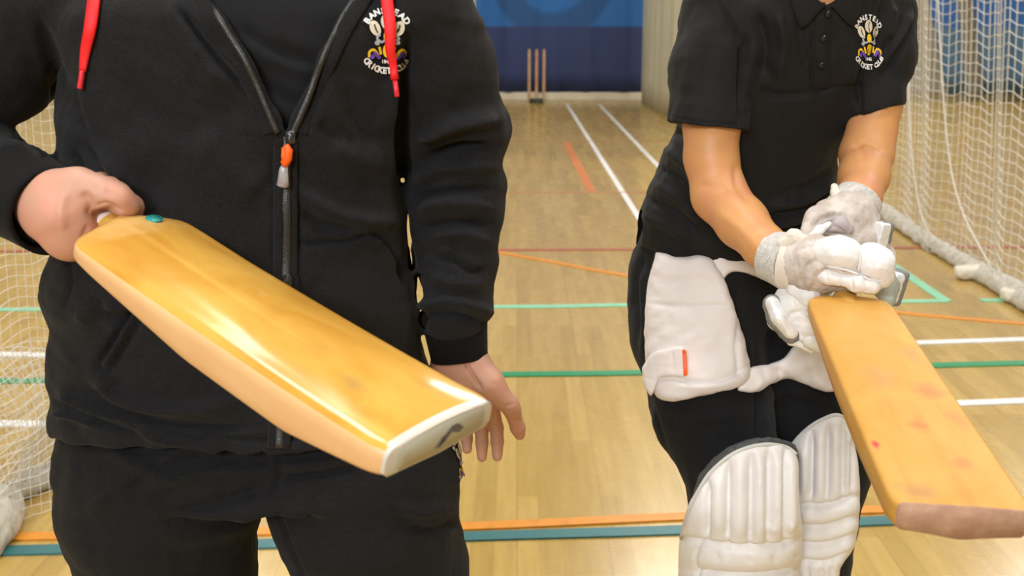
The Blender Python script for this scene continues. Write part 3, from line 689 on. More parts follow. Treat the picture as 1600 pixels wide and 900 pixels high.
for k in range(9):        # faded ink lettering by the shoulder, no longer legible
    y = -.020+k*.0042; r_ = random.Random(k)
    q = [(.010+.0012*abs(k-4)*.4, y), (.0115+r_.random()*.0012, y+.0010), (.010+r_.random()*.001, y+.0024)]
    V_ = [(a, b, z) for z in (-.0007, -.0001) for a, b in [(q[0][0], q[0][1]), (q[1][0], q[1][1]), (q[2][0], q[2][1]), (q[2][0]+.0008, q[2][1]), (q[1][0]+.0009, q[1][1]), (q[0][0]+.0008, q[0][1])]]
    mesh('ink_stroke', V_, [[0, 1, 4, 5], [1, 2, 3, 4], [6, 11, 10, 7], [7, 10, 9, 8], [0, 5, 11, 6], [5, 4, 10, 11], [4, 3, 9, 10], [3, 2, 8, 9], [2, 1, 7, 8], [1, 0, 6, 7]], ink, bat2, smooth=False)
# ------------------------------------------------------------------ people: shared builders
def sec(py, xl, xr, Y, b):
    p = P(xl, py, Y); q = P(xr, py, Y); return [p[2], (p[0]+q[0])/2, Y, (q[0]-p[0])/2, b]
def joinm(parts):
    V = []; Fc = []; n = 0
    for v, f in parts: V.append(v); Fc += [[i+n for i in q] for q in np.asarray(f).tolist()]; n += len(v)
    return np.vstack(V), Fc
def head_field(c, face, h=.004, s=1.0):
    """head with face, nose, eye sockets, lips and ears; c = centre of the skull, face = horizontal view direction"""
    c = np.array(c); fy = np.array(face, float); fy /= np.linalg.norm(fy); rt = np.cross(fy, [0, 0, 1]); rt /= np.linalg.norm(rt); up = np.cross(rt, fy); R = [rt, fy, up]
    q = lambda x, y, z: c+s*(rt*x+fy*y+up*z)
    f = Field(c-.17*s, c+.17*s, h)
    f.ell(q(0, -.012, .02), (.076*s, .094*s, .088*s), R, .02); f.ell(q(0, .028, -.045), (.054*s, .058*s, .070*s), R, .03)
    f.ell(q(0, .062, -.088), (.022*s, .020*s, .018*s), R, .02); f.cone(q(0, .086, .012), q(0, .104, -.026), .007*s, .012*s, .012)
    for x in (-1, 1):
        f.ell(q(x*.034, .088, .008), (.017*s, .014*s, .011*s), R, .010, 'cut'); f.ell(q(x*.034, .072, .006), (.013*s, .013*s, .012*s), R, .002)
        f.ell(q(x*.036, .060, -.026), (.022*s, .022*s, .020*s), R, .02)
        f.ell(q(x*.078, -.004, -.004), (.008*s, .018*s, .032*s), R, .004); f.ell(q(x*.087, .004, -.002), (.005*s, .009*s, .020*s), R, .003, 'cut')
        f.cone(q(x*.014, .080, .026), q(x*.048, .072, .028), .006*s, .004*s, .010)
    f.cone(q(-.018, .076, -.054), q(.018, .076, -.054), .006*s, .006*s, .006); f.cone(q(-.015, .078, -.063), q(.015, .078, -.063), .007*s, .007*s, .004)
    return f, R, q
def hair_field(q, R, c, s=1.0, long=.0):
    f = Field(np.array(c)-[.2, .22, .3], np.array(c)+[.2, .22, .2], .006)
    f.ell(q(0, -.024, .032), (.088*s, .098*s, .092*s), R, .02); f.ell(q(0, .085, -.06), (.075*s, .07*s, .115*s), R, .01, 'cut')
    if long: f.chain([q(0, -.09, -.0), q(0, -.125, -.06), q(0, -.11, -.15)], [.035, .032, .018], .03)
    else: f.ell(q(0, -.06, -.04), (.07*s, .05*s, .06*s), R, .03)
    return f
def shoe(parent, c, face, label=None):
    fy = np.array([*face, 0.]); fy /= np.linalg.norm(fy); c = np.array([c[0], c[1], 0.])
    f = Field(c-.2, c+.24, .006); u = np.array([0, 0, 1.])
    f.chain([c-fy*.05+u*.055, c+fy*.05+u*.05, c+fy*.14+u*.04], [.045, .045, .038], .02); f.cone(c-fy*.03+u*.06, c-fy*.03+u*.11, .048, .047, .02); f.cone(c-fy*.03+u*.08, c-fy*.03+u*.2, .036, .036, .006, 'cut')
    z = f.lo[2]+f.h*np.arange(f.n[2]); f.V = np.maximum(f.V, (.018-z)[None, None, :].astype(np.float32))
    o = solid('trainer', f, shoe_m, parent)
    g = Field(c-.2, c+.24, .006); g.chain([c-fy*.055+u*.01, c+fy*.05+u*.01, c+fy*.145+u*.01], [.046, .047, .041], .02)
    z = g.lo[2]+g.h*np.arange(g.n[2]); g.V = np.maximum(g.V, np.maximum(.0005-z, z-.024)[None, None, :].astype(np.float32)); solid('sole', g, sole_m, o)
def cord(name, tree, pts, w, m, parent, lift=.004, th=.35, taper=None):
    q = [onto(tree, x, y, lift) for x, y in pts]; q = [a for a in q if a is not None]; c = catmull(q, 5)
    n = len(c); r = np.full(n, w) if taper is None else np.interp(np.linspace(0, 1, n), np.linspace(0, 1, len(taper)), taper)
    return tube(name, c, r, m, parent, 10, flat=(1, th), up=(0, -1, .1))
def text_polys(s, size):
    cu = bpy.data.curves.new('t', 'FONT'); cu.body = s; cu.size = size; cu.offset = size*.042; cu.resolution_u = 3; o = bpy.data.objects.new('t', cu); COL.objects.link(o)
    bpy.context.view_layer.update(); me = bpy.data.meshes.new_from_object(o.evaluated_get(bpy.context.evaluated_depsgraph_get()))
    V = [tuple(v.co) for v in me.vertices]; Fq = [list(p.vertices) for p in me.polygons]
    bpy.data.objects.remove(o); bpy.data.curves.remove(cu); bpy.data.meshes.remove(me)
    return V, Fq
def decal(name, tree, shapes, m, parent, to_px, lift=.0016, th=.0007):
    """shapes = list of (verts 2D, faces) in badge space, sewn on to the cloth as thin raised thread"""
    V = []; Fc = []
    for v2, fs in shapes:
        n = len(V); ok = True; q = []
        for u, v in v2:
            p = onto(tree, *to_px(u, v), lift)
            if p is None: ok = False; break
            q.append(p)
        if not ok: continue
        V += q; Fc += [[i+n for i in f] for f in fs]
    if not V: return None
    bm = bmesh.new(); vs = [bm.verts.new(v) for v in V]
    for f in Fc:
        try: bm.faces.new([vs[i] for i in f])
        except ValueError: pass
    fs = list(bm.faces); r = bmesh.ops.extrude_face_region(bm, geom=fs)
    for g in r['geom']:
        if isinstance(g, bmesh.types.BMVert):
            d = Vector(CAM)-g.co; g.co += d.normalized()*th
    return bm_obj(name, bm, m, parent, smooth=False)
def ellipse(cx, cy, rx, ry, rot=0, n=20, a0=0, a1=360):
    t = np.radians(np.linspace(a0, a1, n, endpoint=(a1-a0 < 360))); c, s = math.cos(math.radians(rot)), math.sin(math.radians(rot))
    return [(cx+rx*math.cos(a)*c-ry*math.sin(a)*s, cy+rx*math.cos(a)*s+ry*math.sin(a)*c) for a in t], [list(range(n))]
def stroke2(pts, w):
    p = catmull(pts, 4) if len(pts) > 2 else np.array(pts, float); T = np.gradient(p, axis=0); T /= np.linalg.norm(T, axis=1)[:, None]; S = np.stack([-T[:, 1], T[:, 0]], 1)*w/2
    V = [tuple(a) for a in np.vstack([p+S, p-S])]; n = len(p); return V, [[i, i+1, n+i+1, n+i] for i in range(n-1)]
def crest(tree, parent, to_px):
    """club badge; badge space: x -1..1, y -1.75 (bottom) .. 1.75 (top)"""
    def arc_text(s, R, cy, a0, a1, size, down):
        out = []
        for i, ch in enumerate(s):
            if ch == ' ': continue
            a = math.radians(a0+(a1-a0)*(i+.5)/len(s)); V, Fq = text_polys(ch, size); xs = [v[0] for v in V]; mx = (min(xs)+max(xs))/2
            rot = (a-math.pi/2) if not down else (a+math.pi/2)
            c, s_ = math.cos(rot), math.sin(rot); ox, oy = R*math.cos(a), cy+R*math.sin(a)
            q = [(ox+(x-mx)*c-(y)*s_, oy+(x-mx)*s_+(y)*c) for x, y, z in V]; out.append((q, Fq))
        return out
    root = decal('crest', tree, arc_text('BANSTEAD', 1.05, .30, 154, 26, .44, False), thread_w, parent, to_px)
    if root is None: return
    root['label'] = 'embroidered club badge'
    dk = lambda nm, sh, m, lift=.0022: decal(nm, tree, sh, m, root, to_px, lift)
    dk('lettering', arc_text('CRICKET CLUB', 1.45, -.30, 213, 327, .43, True), thread_w, .0018)
    dk('year', [([(x-.30, y-1.22) for x, y, z in V], Fq) for V, Fq in (text_polys('1842', .26),)], thread_w, .0018)
    dk('feather', [ellipse(0, .93, .29, .40)], thread_c); dk('feather', [ellipse(-.60, .58, .27, .40, 25)], thread_c); dk('feather', [ellipse(.60, .58, .25, .40, -25)], thread_c)
    dk('feather_vein', [stroke2([(-.66, .78), (-.60, .58), (-.48, .36)], .07), stroke2([(.64, .78), (.60, .58), (.50, .36)], .06), stroke2([(.03, 1.2), (-.02, .93), (.0, .60)], .05)], thread_k, .0032)
    dk('shield', [ellipse(0, .18, .17, .28), ellipse(0, -.55, .22, .36), stroke2([(-.42, -.35), (-.34, -.75)], .13), stroke2([(.42, -.35), (.34, -.75)], .13)], thread_y, .0024)
    dk('scroll', [stroke2([(-.36, .28), (-.52, .08), (-.30, -.1), (-.1, 0)], .12), stroke2([(.36, .28), (.56, .08), (.32, -.12), (.1, 0)], .12), ellipse(-.52, -.16, .13, .12), ellipse(.5, -.14, .12, .11)], thread_g, .0026)
    dk('ribbon_edge', [stroke2([(-.92, -.92), (-.90, -.62), (-.66, -.52), (-.42, -.92)], .13), stroke2([(.92, -.92), (.90, -.62), (.66, -.52), (.42, -.92)], .13)], thread_y, .0020)
    dk('ribbon', [stroke2([(-.72, -.62), (-.42, -.96)], .17), ellipse(-.80, -.88, .12, .12), stroke2([(.72, -.62), (.42, -.96)], .17), ellipse(.80, -.88, .12, .12)], thread_p, .0034)
    return root
# ------------------------------------------------------------------ the hooded player on the left
Y0 = 1.20
pA = empty('person', (P(400, 600, Y0)[0], Y0, 0), 'person in a black zip hoodie with red drawstrings swinging a bat one-handed', 'person')
rowsA = [sec(-95, 330, 450, 1.22, .055), sec(-62, 255, 525, 1.22, .085), sec(-30, 150, 610, 1.21, .105), sec(15, 90, 660, 1.2, .118), sec(100, 100, 645, Y0, .128), sec(200, 101, 632, Y0, .130), sec(300, 99, 628, Y0, .130),
         sec(380, 92, 636, Y0, .130), sec(430, 78, 646, Y0, .132), sec(460, 75, 650, Y0, .133), sec(495, 86, 652, Y0, .133), sec(535, 88, 655, Y0, .132), sec(560, 80, 664, Y0, .130), sec(590, 80, 676, Y0, .128), sec(615, 90, 690, Y0, .126), sec(638, 78, 702, Y0, .124), sec(655, 90, 708, Y0, .120), sec(680, 92, 712, Y0, .118)]
armR = [P(85, -5, 1.21), P(0, 90, 1.23), P(-100, 190, 1.25), P(-20, 275, 1.19), P(56, 314, 1.10)]; rR = [.074, .066, .058, .053, .047]
armL = [P(632, 22, 1.21), P(672, 105, 1.225), P(688, 150, 1.235), P(708, 212, 1.25), P(702, 252, 1.248), P(706, 286, 1.245), P(702, 318, 1.24), P(706, 346, 1.235), P(703, 376, 1.23), P(706, 408, 1.22), P(705, 436, 1.215), P(709, 474, 1.21)]; rL = [.079, .069, .0640, .0640, .0550, .0590, .0535, .0565, .0500, .0520, .0465, .0490]
VXL = lambda y: np.interp(y, [-120, -60, 0, 60, 130, 212], [235, 283, 330, 370, 410, 445])
VXR = lambda y: np.interp(y, [-120, -60, 0, 90, 150, 212], [650, 598, 552, 500, 475, 447])
rowsA = [[*r[:4], r[4]*.92] for r in rowsA[:-4]]+rowsA[-4:]+[sec(705, 94, 712, Y0, .118)]
def hoodie_field():
    f = Field((-.86, .94, .76), (.10, 1.46, 1.50), .0032)
    f.loft(rowsA, .02, 2.35)
    f.chain(armR, rR, .014); f.chain(armL, rL, .016)
    for a in ((250, -70, 1.23), (330, -100, 1.28), (470, -100, 1.28), (540, -70, 1.23)): f.cone(P(*a), P(a[0]+10, a[1]-8, a[2]), .05, .05, .04)
    f.chain([P(250, -60, 1.18), P(310, -95, 1.28), P(400, -110, 1.32), P(480, -95, 1.28), P(545, -60, 1.18)], [.05, .06, .07, .06, .05], .03)
    ax = [f.lo[i]+f.h*np.arange(f.n[i]) for i in range(3)]; X, Y, Z = np.meshgrid(*ax, indexing='ij')
    px, py, fw = proj(np.stack([X, Y, Z], -1))
    cut = np.maximum(np.maximum(VXL(py)-px, px-VXR(py))*fw/F, Y-1.18); cut = np.maximum(cut, (py-216)*fw/F)
    f.V = np.maximum(f.V, -cut).astype(np.float32)
    f.V = np.maximum(f.V, (.857-(Y-1.07)*.19-Z).astype(np.float32))        # hem, a little higher in front
    # daylight between the left sleeve and the side of the body
    for poly in ([(625, 276), (633, 279), (632, 288), (626, 287)], [(633, 326), (641, 324), (642, 365), (648, 420), (642, 424), (637, 372)], [(649, 432), (656, 426), (662, 470), (666, 515), (660, 512), (653, 470)], [(664, 536), (672, 540), (690, 573), (668, 575), (660, 552)]):
        f.V = np.maximum(f.V, -(polysd(px, py, poly)*fw/F)).astype(np.float32)
    return f
fA = hoodie_field()
foldsA = [([(280, 15), (325, 75), (385, 145)], 5, -.010), ([(262, 0), (300, 70), (350, 140)], 14, .004),
  ([(100, 120), (118, 190), (160, 260)], 10, -.006), ([(110, 195), (160, 245), (200, 290)], 9, .005), ([(112, 235), (135, 300)], 8, -.005),
  ([(30, 215), (60, 222), (85, 245)], 7, -.008), ([(0, 225), (40, 235), (70, 258)], 6, .004), ([(60, 30), (85, 110), (95, 180)], 10, -.005),
  ([(640, 60), (632, 140), (630, 230), (634, 280)], 8, -.010), ([(620, 40), (612, 120), (606, 200)], 12, .004),
  ([(655, 215), (710, 190), (775, 185)], 12, .010), ([(660, 250), (715, 232), (778, 228)], 7, -.009), ([(650, 285), (700, 262), (775, 262)], 10, .007),
  ([(650, 310), (705, 300), (772, 296)], 6, -.007), ([(655, 330), (700, 318), (768, 325)], 9, .006), ([(660, 355), (715, 348), (770, 352)], 6, -.007), ([(668, 375), (720, 365), (765, 380)], 9, .006),
  ([(680, 395), (712, 408), (740, 425), (762, 420)], 5, -.006), ([(690, 385), (705, 395)], 8, .004), ([(675, 430), (700, 440), (750, 445)], 8, .004), ([(655, 480), (700, 468), (766, 488)], 8, .007), ([(655, 500), (705, 492), (762, 508)], 5, -.006),
  ([(470, 380), (540, 378), (580, 366)], 4, -.005), ([(580, 364), (600, 375), (618, 405), (632, 440)], 4, -.005), ([(585, 372), (605, 385), (622, 420)], 6, .004), ([(470, 300), (520, 330), (575, 345), (620, 345)], 12, .006), ([(470, 330), (510, 352), (560, 358)], 8, -.005),
  ([(205, 480), (180, 525), (150, 572)], 4, -.007), ([(222, 490), (200, 530), (172, 580)], 4, -.005), ([(213, 485), (190, 528), (162, 574)], 5, .004), ([(148, 574), (172, 583)], 4, -.005),
  ([(150, 590), (200, 625), (280, 640), (360, 630)], 12, .008), ([(140, 610), (210, 650), (300, 665), (400, 668)], 8, -.006), ([(95, 610), (150, 640), (240, 668)], 7, .007), ([(88, 628), (140, 655), (230, 685)], 4, -.007), ([(88, 643), (120, 650), (150, 662)], 6, .007),
  ([(148, 470), (170, 492), (200, 498)], 8, -.006), ([(120, 500), (150, 485), (190, 480)], 9, .005), ([(105, 400), (110, 440), (100, 480)], 3, -.003),
  ([(150, 662), (260, 690), (350, 702), (430, 706), (520, 700), (620, 680)], 4, .004), ([(130, 645), (250, 672), (350, 684), (430, 687), (520, 680)], 3, -.004),
  ([(425, 230), (428, 300), (430, 440)], 2.5, -.002), ([(465, 230), (465, 300), (470, 440)], 2.5, -.002), ([(470, 210), (490, 160), (510, 110)], 8, -.004), ([(420, 190), (385, 120), (345, 50)], 3, -.003),
  ([(300, 200), (360, 260), (410, 300)], 30, .006), ([(180, 120), (260, 180), (330, 230)], 26, -.004), ([(520, 220), (560, 250), (600, 250)], 22, .005), ([(500, 190), (530, 215), (560, 225)], 12, -.004), ([(540, 130), (560, 190), (590, 230)], 14, -.003)]
foldsA = [(a, b, c*2.0) for a, b, c in foldsA]
hood = solid('hoodie', fA, fleece, pA, foldsA, rp=[(.0042, .15, 5), (.0014, .06, 6)], rl=1)
hood['label'] = 'black zip hooded top with kangaroo pockets'
tA = bvh(hood)
# t-shirt under the open zip
ft = Field((-.54, .98, 1.0), (-.04, 1.40, 1.45), .005); ft.loft([[r[0], r[1], r[2], r[3]-.03, r[4]-.016] for r in rowsA[1:9]], .02, 2.3)
teeo = solid('t_shirt', ft, tee, pA, [([(375, 45), (420, 75), (500, 100)], 9, -.005), ([(380, 60), (430, 95), (490, 115)], 10, .004), ([(415, 130), (450, 155), (475, 160)], 7, -.004), ([(405, 100), (425, 150)], 8, -.004)], rp=[(.002, .09, 9)])
# zip edges, teeth and slider
def edge_line(L, lift): return [p for p in (onto(tA, x, y, lift) for x, y in L) if p is not None]
for sgn, L in ((1, [(438, 208), (424, 172), (406, 130), (388, 96), (368, 62), (346, 28), (326, -4), (306, -30)]), (-1, [(452, 208), (463, 178), (476, 148), (488, 118), (500, 90), (516, 58), (534, 26), (554, -4), (574, -34)])):
    e = edge_line([(x-sgn*5, y) for x, y in L], .002)
    tube('zip_tape', catmull(e, 6), .0030, zipm, hood, 10, flat=(1.2, .8), up=(0, -1, 0))
    e2 = edge_line([(x-sgn*16, y) for x, y in L], .0015); tube('placket_welt', catmull(e2, 6), .006, fleece, hood, 10, flat=(1.3, .30), up=(0, -1, 0))
zl = edge_line([(446, y) for y in range(214, 440, 20)]+[(449, 440), (445, 520), (440, 600), (437, 660), (436, 700)], .0012)
zo = tube('zip', catmull(zl, 5), .0040, zipm, hood, 10, flat=(1.4, .5), up=(0, -1, 0))
for dx in (-11, 11): tube('zip_flap', catmull(edge_line([(446+dx, y) for y in range(216, 440, 20)]+[(449+dx, 440), (445+dx, 520), (438+dx, 640), (436+dx, 700)], .0005), 5), .0035, fleece, hood, 8, flat=(1.5, .7), up=(0, -1, 0))
sl = onto(tA, 446, 216, .006); bm = bmesh.new(); box(bm, sl, (.010, .006, .013)); box(bm, sl+np.array([0, -.004, -.002]), (.005, .004, .010)); bmesh.ops.bevel(bm, geom=list(bm.edges), offset=.0015, segments=2); so = bm_obj('zip_slider', bm, zipmetal, zo)
tube('pull_cord', [onto(tA, 446, 224, .011), onto(tA, 451, 232, .012), onto(tA, 451, 242, .012), onto(tA, 446, 249, .012), onto(tA, 447, 256, .011)], [.0032, .0045, .0048, .0048, .003], orange_m, hood, 10, up=(0, -1, 0))
tube('pull_cord', [onto(tA, 443, 228, .011), onto(tA, 444, 240, .014), onto(tA, 447, 252, .013)], [.002, .003, .002], orange_m, hood, 8, up=(0, -1, 0))
tube('zip_pull', [onto(tA, 446, 254, .010), onto(tA, 444, 262, .011), onto(tA, 440, 288, .011), onto(tA, 439, 291, .0105)], [.003, .0045, .0065, .004], clear_m, hood, 12, flat=(1, .4), up=(0, -1, 0))
# drawstrings
cord('drawstring', tA, [(158, -40), (152, 0), (147, 40), (141, 80), (136, 112)], .0066, red_cord, pA, .006, .35, [.0068, .0070, .0066, .0055, .0036])
cord('aglet', tA, [(136, 111), (134, 124), (132, 138)], .0028, red_tip, pA, .006, 1)
cord('drawstring', tA, [(606, -40), (608, 0), (611, 40), (613, 70), (614, 96), (615, 112)], .006, red_cord, pA, .009, .35, [.0070, .0066, .0062, .0054, .0044, .0036])
tube('drawstring_knot', [W(614.5, 108, float(proj(onto(tA, 614, 108, .010)[None])[2][0])), W(616.8, 124, float(proj(onto(tA, 614, 112, .010)[None])[2][0]))], [.0036, .0046], red_cord, pA, 12)
a_ = onto(tA, 614, 112, .008); zc_ = float(proj(a_[None])[2][0])
tube('aglet', [W(616.5, 119, zc_), W(618.5, 136, zc_-.001), W(620.5, 151, zc_-.002)], .0028, red_tip, pA, 10)
crest(tA, hood, lambda u, v: (604+u*31, 62-v*30))
# cuffs: ribbed, open ended
def cuff(a, b, r0, r1, parent, m=rib, nr=40, name='cuff', over=.0):
    a = np.array(a); b = np.array(b); d = b-a; T = d/np.linalg.norm(d); u = np.cross(T, [0, 0, 1.]); u /= np.linalg.norm(u); v = np.cross(T, u); V = []; Fc = []
    prof = [(0, r0*.96), (.04, r0*1.03), (.1, r0*1.02), (.5, (r0+r1)/2*1.0), (.9, r1), (1.0, r1*1.0), (1.02, r1*.97), (.99, r1*.9), (.7, r1*.86)]
    n = nr*2
    for t, r in prof:
        for k in range(n): rr = r*(1+.010*(k % 2)*(1 if t < .99 else 0)); an = 2*math.pi*k/n; V.append(a+d*t+rr*(math.cos(an)*u+math.sin(an)*v))
    for i in range(len(prof)-1): Fc += [[i*n+k, i*n+(k+1) % n, (i+1)*n+(k+1) % n, (i+1)*n+k] for k in range(n)]
    return mesh(name, V, Fc, m, parent)
cuff(P(22, 296, 1.125), P(84, 331, 1.070), .050, .047, hood)
cuff(P(708, 480, 1.215), P(718, 560, 1.205), .0400, .0345, hood)
# trousers
h1 = P(250, 790, 1.2); h2 = P(266, 900, 1.2); g1 = P(570, 790, 1.2); g2 = P(604, 900, 1.2)
kr = h2+(h2-h1)*1.2; kl = g2+(g2-g1)*1.2; kr[2] = kl[2] = .44; ar = kr+np.array([.01, .06, -.34]); al = kl+np.array([.03, .06, -.34]); kr[1] = kl[1] = 1.19
fp = Field((-.78, .98, .02), (.14, 1.46, .96), .0042)
fp.loft([sec(540, 120, 630, Y0, .09), sec(610, 108, 675, Y0, .095), sec(660, 98, 700, Y0, .102), sec(700, 89, 716, Y0, .114), sec(735, 89, 722, Y0, .126), sec(740, 95, 722, Y0, .12)], .012, 2.4)
fp.chain([P(255, 745, 1.2), h1, h2, kr, ar], [.122, .1215, .1070, .088, .072], .006); fp.chain([P(570, 735, 1.2), g1, g2, kl, al], [.116, .117, .1030, .086, .072], .006)
foldsP = [([(420, 735), (300, 740), (230, 765)], 9, .006), ([(415, 760), (340, 785), (270, 800)], 8, -.005), ([(320, 690), (230, 730), (130, 800)], 10, .004), ([(440, 730), (520, 722), (600, 705)], 8, .006), ([(440, 745), (500, 740), (560, 725)], 5, -.006),
   ([(435, 705), (437, 740), (425, 772)], 3, -.005), ([(700, 790), (660, 800), (620, 790)], 9, .006), ([(720, 815), (680, 830), (640, 825)], 7, -.005), ([(90, 680), (150, 690), (220, 690)], 8, -.004), ([(330, 760), (240, 740), (160, 700)], 12, .004), ([(412, 800), (340, 830), (250, 840)], 16, .004),
   ([(432, 790), (452, 850), (478, 910)], 3, -.003)]
foldsP = [(a, b, c*1.8) for a, b, c in foldsP]
trA = solid('sweatpants', fp, track, pA, foldsP, rp=[(.0025, .14, 2), (.0012, .05, 3)], rl=2)
tP = bvh(trA)
crest(tP, trA, lambda u, v: (721+u*9+(-v)*5, 722-v*22))
shoe(pA, ar[:2]+np.array([0, -.03]), (-.2, -1)); shoe(pA, al[:2]+np.array([0, -.03]), (.15, -1))
# body: head, neck, trunk, arms and hands
parts = []
fb = Field((-.80, .96, .06), (.12, 1.44, 1.50), .009); fb.loft([[r[0], r[1], r[2], r[3]-.045, r[4]-.035] for r in rowsA[1:]], .03, 2.3)
cN = P(392, -160, 1.21); fb.cone(P(392, -40, 1.23), P(392, -120, 1.21), .058, .052, .03)
fb.loft([[r[0], r[1], r[2], r[3]-.05, r[4]-.04] for r in [sec(640, 89, 706, Y0, .118), sec(700, 89, 722, Y0, .122)]], .03)
fb.chain([P(255, 735, 1.2), h1, h2, kr, ar-[0, 0, .03]], [.085, .09, .08, .058, .038], .01); fb.chain([P(565, 735, 1.2), g1, g2, kl, al-[0, 0, .03]], [.085, .09, .08, .058, .038], .02)
fb.chain(armR, [r*.50 for r in rR], .01); fb.chain(armL, [r*.44 for r in rL], .01)
parts.append(fb.net())
hc = np.array([P(392, 0, 1.18)[0], 1.19, 1.565]); hf, hR, hq = head_field(hc, (.10, -1, -.25)); hf.cone(hc+[0, .03, -.06], hc+[0, .04, -.16], .054, .052, .02); parts.append(hf.net())
# right hand closed round the bat handle
f = Field(P(95, 335, 1.13)-[.13, .15, .13], P(95, 335, 1.13)+[.17, .14, .13], .0019)
iM = M1; hp = lambda t: np.array(iM @ Vector((t, 0, z01)))
f.cone(P(35, 300, 1.10), P(88, 327, 1.068), .031, .030, .012, flat=((0, -.2, 1), 1.10))
f.chain([P(86, 328, 1.065), P(106, 336, 1.056), P(116, 352, 1.056)], [.034, .036, .029], .014)
f.ell(P(108, 318, 1.055), (.032, .026, .030), None, .016)
f.ell(P(110, 372, 1.056), (.022, .024, .022), None, .016)
f.chain([P(92, 300, 1.058), P(124, 294, 1.050), P(158, 303, 1.046), P(184, 312, 1.046), P(200, 321, 1.052)], [.020, .0180, .0155, .0135, .0115], .012)
f.chain([P(176, 306, 1.060), P(186, 312, 1.072)], [.015, .013], .010)
# fingers: from each knuckle round under the handle and back up on its far side
for i, (kx, ky, t) in enumerate([(126, 380, -.034), (108, 384, -.055), (94, 376, -.075), (84, 362, -.095)]):
    k0 = P(kx, ky, 1.070); c = hp(t); ax = np.array(iM.to_3x3() @ Vector((1, 0, 0))); r0 = [.0125, .013, .012, .0105][i]
    toc = k0-c; toc -= ax*np.dot(toc, ax); toc /= np.linalg.norm(toc); sd = np.cross(ax, toc)
    if sd[2] > 0 and np.dot(sd, [0, 1, 0]) < 0: sd = -sd
    if np.dot(sd, [0, 0, -1]) < 0: sd = -sd
    R_ = .031; ring = [k0]+[c+R_*(math.cos(a)*toc+math.sin(a)*sd)+ax*.004*j for j, a in enumerate(np.radians([40, 85, 135, 185, 225]))]
    f.chain(ring, [r0*1.1, r0*1.05, r0, r0*.95, r0*.9, r0*.8], .006)
f.cone(P(158, 334, 1.045), P(176, 333, 1.03), .006, .005, .010, 'cut')
hv, hfc = f.net(); hv = relax(hv, hfc, 2); hn = normals(hv, hfc)
hv = strokes(hv, hn, [([(128, 300), (140, 318), (142, 338)], 7, -.004), ([(150, 322), (168, 318), (190, 330)], 2.5, -.003), ([(138, 352), (128, 372)], 4, -.0015), ([(160, 290), (165, 300)], 4, .001), ([(103, 300), (95, 330), (100, 360)], 8, .002)]); parts.append((hv, hfc))
# left hand hanging open, palm turned to the viewer
f = Field(P(750, 640, 1.21)-[.10, .09, .12], P(750, 640, 1.21)+[.10, .09, .13], .0018)
n_ = (.15, -1, -.15)
f.cone(P(712, 535, 1.21), P(722, 570, 1.205), .026, .027, .01, flat=((1, 0, 0), 1.15))
f.chain([P(718, 572, 1.205), P(733, 600, 1.2), P(742, 632, 1.195)], [.027, .026, .022], .012, flat=((1, .1, .2), 1.3))
f.chain([P(748, 580, 1.19), P(765, 600, 1.182), P(782, 622, 1.18)], [.018, .0165, .0125], .010)       # ball of the thumb
f.chain([P(776, 612, 1.18), P(796, 632, 1.18), P(800, 640, 1.182), P(809, 668, 1.188), P(812, 679, 1.19)], [.0130, .0108, .0100, .0088, .0070], .005)
for (x0, y0), pts, r in (((768, 640), [(776, 668), (777, 690), (777, 713)], .0080), ((750, 645), [(752, 670), (753, 692), (753, 714)], .0078), ((731, 643), [(729, 668), (729, 686), (730, 702)], .0074), ((714, 636), [(709, 655), (707, 670), (708, 682)], .0066)):
    q = [P(x0, y0, 1.195)]+[P(x, y, 1.197-.006*j) for j, (x, y) in enumerate(pts)]; f.chain(q, [r*1.3, r*1.08, r, r*.80], .0022)
hv, hfc = f.net(); hv = relax(hv, hfc, 2); hn = normals(hv, hfc)
hv = strokes(hv, hn, [([(728, 566), (737, 585), (752, 608)], 3, -.0035), ([(768, 596), (775, 604)], 3, -.001), ([(765, 664), (783, 664)], 1.6, -.0012), ([(766, 688), (783, 688)], 1.6, -.001), ([(745, 668), (763, 668)], 1.6, -.0012), ([(745, 690), (762, 690)], 1.6, -.001), ([(790, 634), (808, 630)], 2, -.001), ([(801, 660), (815, 655)], 2, -.001)]); parts.append((hv, hfc))
V, Fc = joinm(parts); mesh('body', V, Fc, skin, pA)
solid('hair', hair_field(hq, hR, hc), hairm, pA)
# ------------------------------------------------------------------ the batter on the right
pB = empty('person', (P(1140, 500, 1.8)[0], 1.80, 0), 'person in a black polo shirt, white pads and batting gloves leaning over a bat', 'person')
def rowY(py, xl, xr, Y, b): return sec(py, xl, xr, Y, b)
rowsB = [sec(-62, 1252, 1330, 1.64, .045), sec(-40, 1215, 1362, 1.645, .070), sec(-12, 1155, 1392, 1.65, .088), sec(30, 1118, 1400, 1.66, .098), sec(90, 1100, 1392, 1.675, .104), sec(150, 1080, 1360, 1.70, .106), sec(200, 1060, 1328, 1.72, .106), sec(240, 1038, 1303, 1.735, .106),
         sec(275, 1026, 1302, 1.75, .107), sec(310, 1008, 1308, 1.765, .110), sec(345, 996, 1312, 1.78, .114), sec(375, 993, 1308, 1.79, .118), sec(400, 998, 1300, 1.80, .120), sec(430, 1005, 1295, 1.80, .120)]
shR = [P(1128, 22, 1.66), P(1110, 110, 1.63), P(1107, 186, 1.605)]; shL = [P(1378, 18, 1.66), P(1380, 90, 1.64), P(1371, 160, 1.62)]
f = Field((.22, 1.42, .86), (.86, 2.00, 1.50), .0031); f.loft(rowsB, .02, 2.3)
ax = [f.lo[i]+f.h*np.arange(f.n[i]) for i in range(3)]; X, Y, Z = np.meshgrid(*ax, indexing='ij'); px, py, fw = proj(np.stack([X, Y, Z], -1))
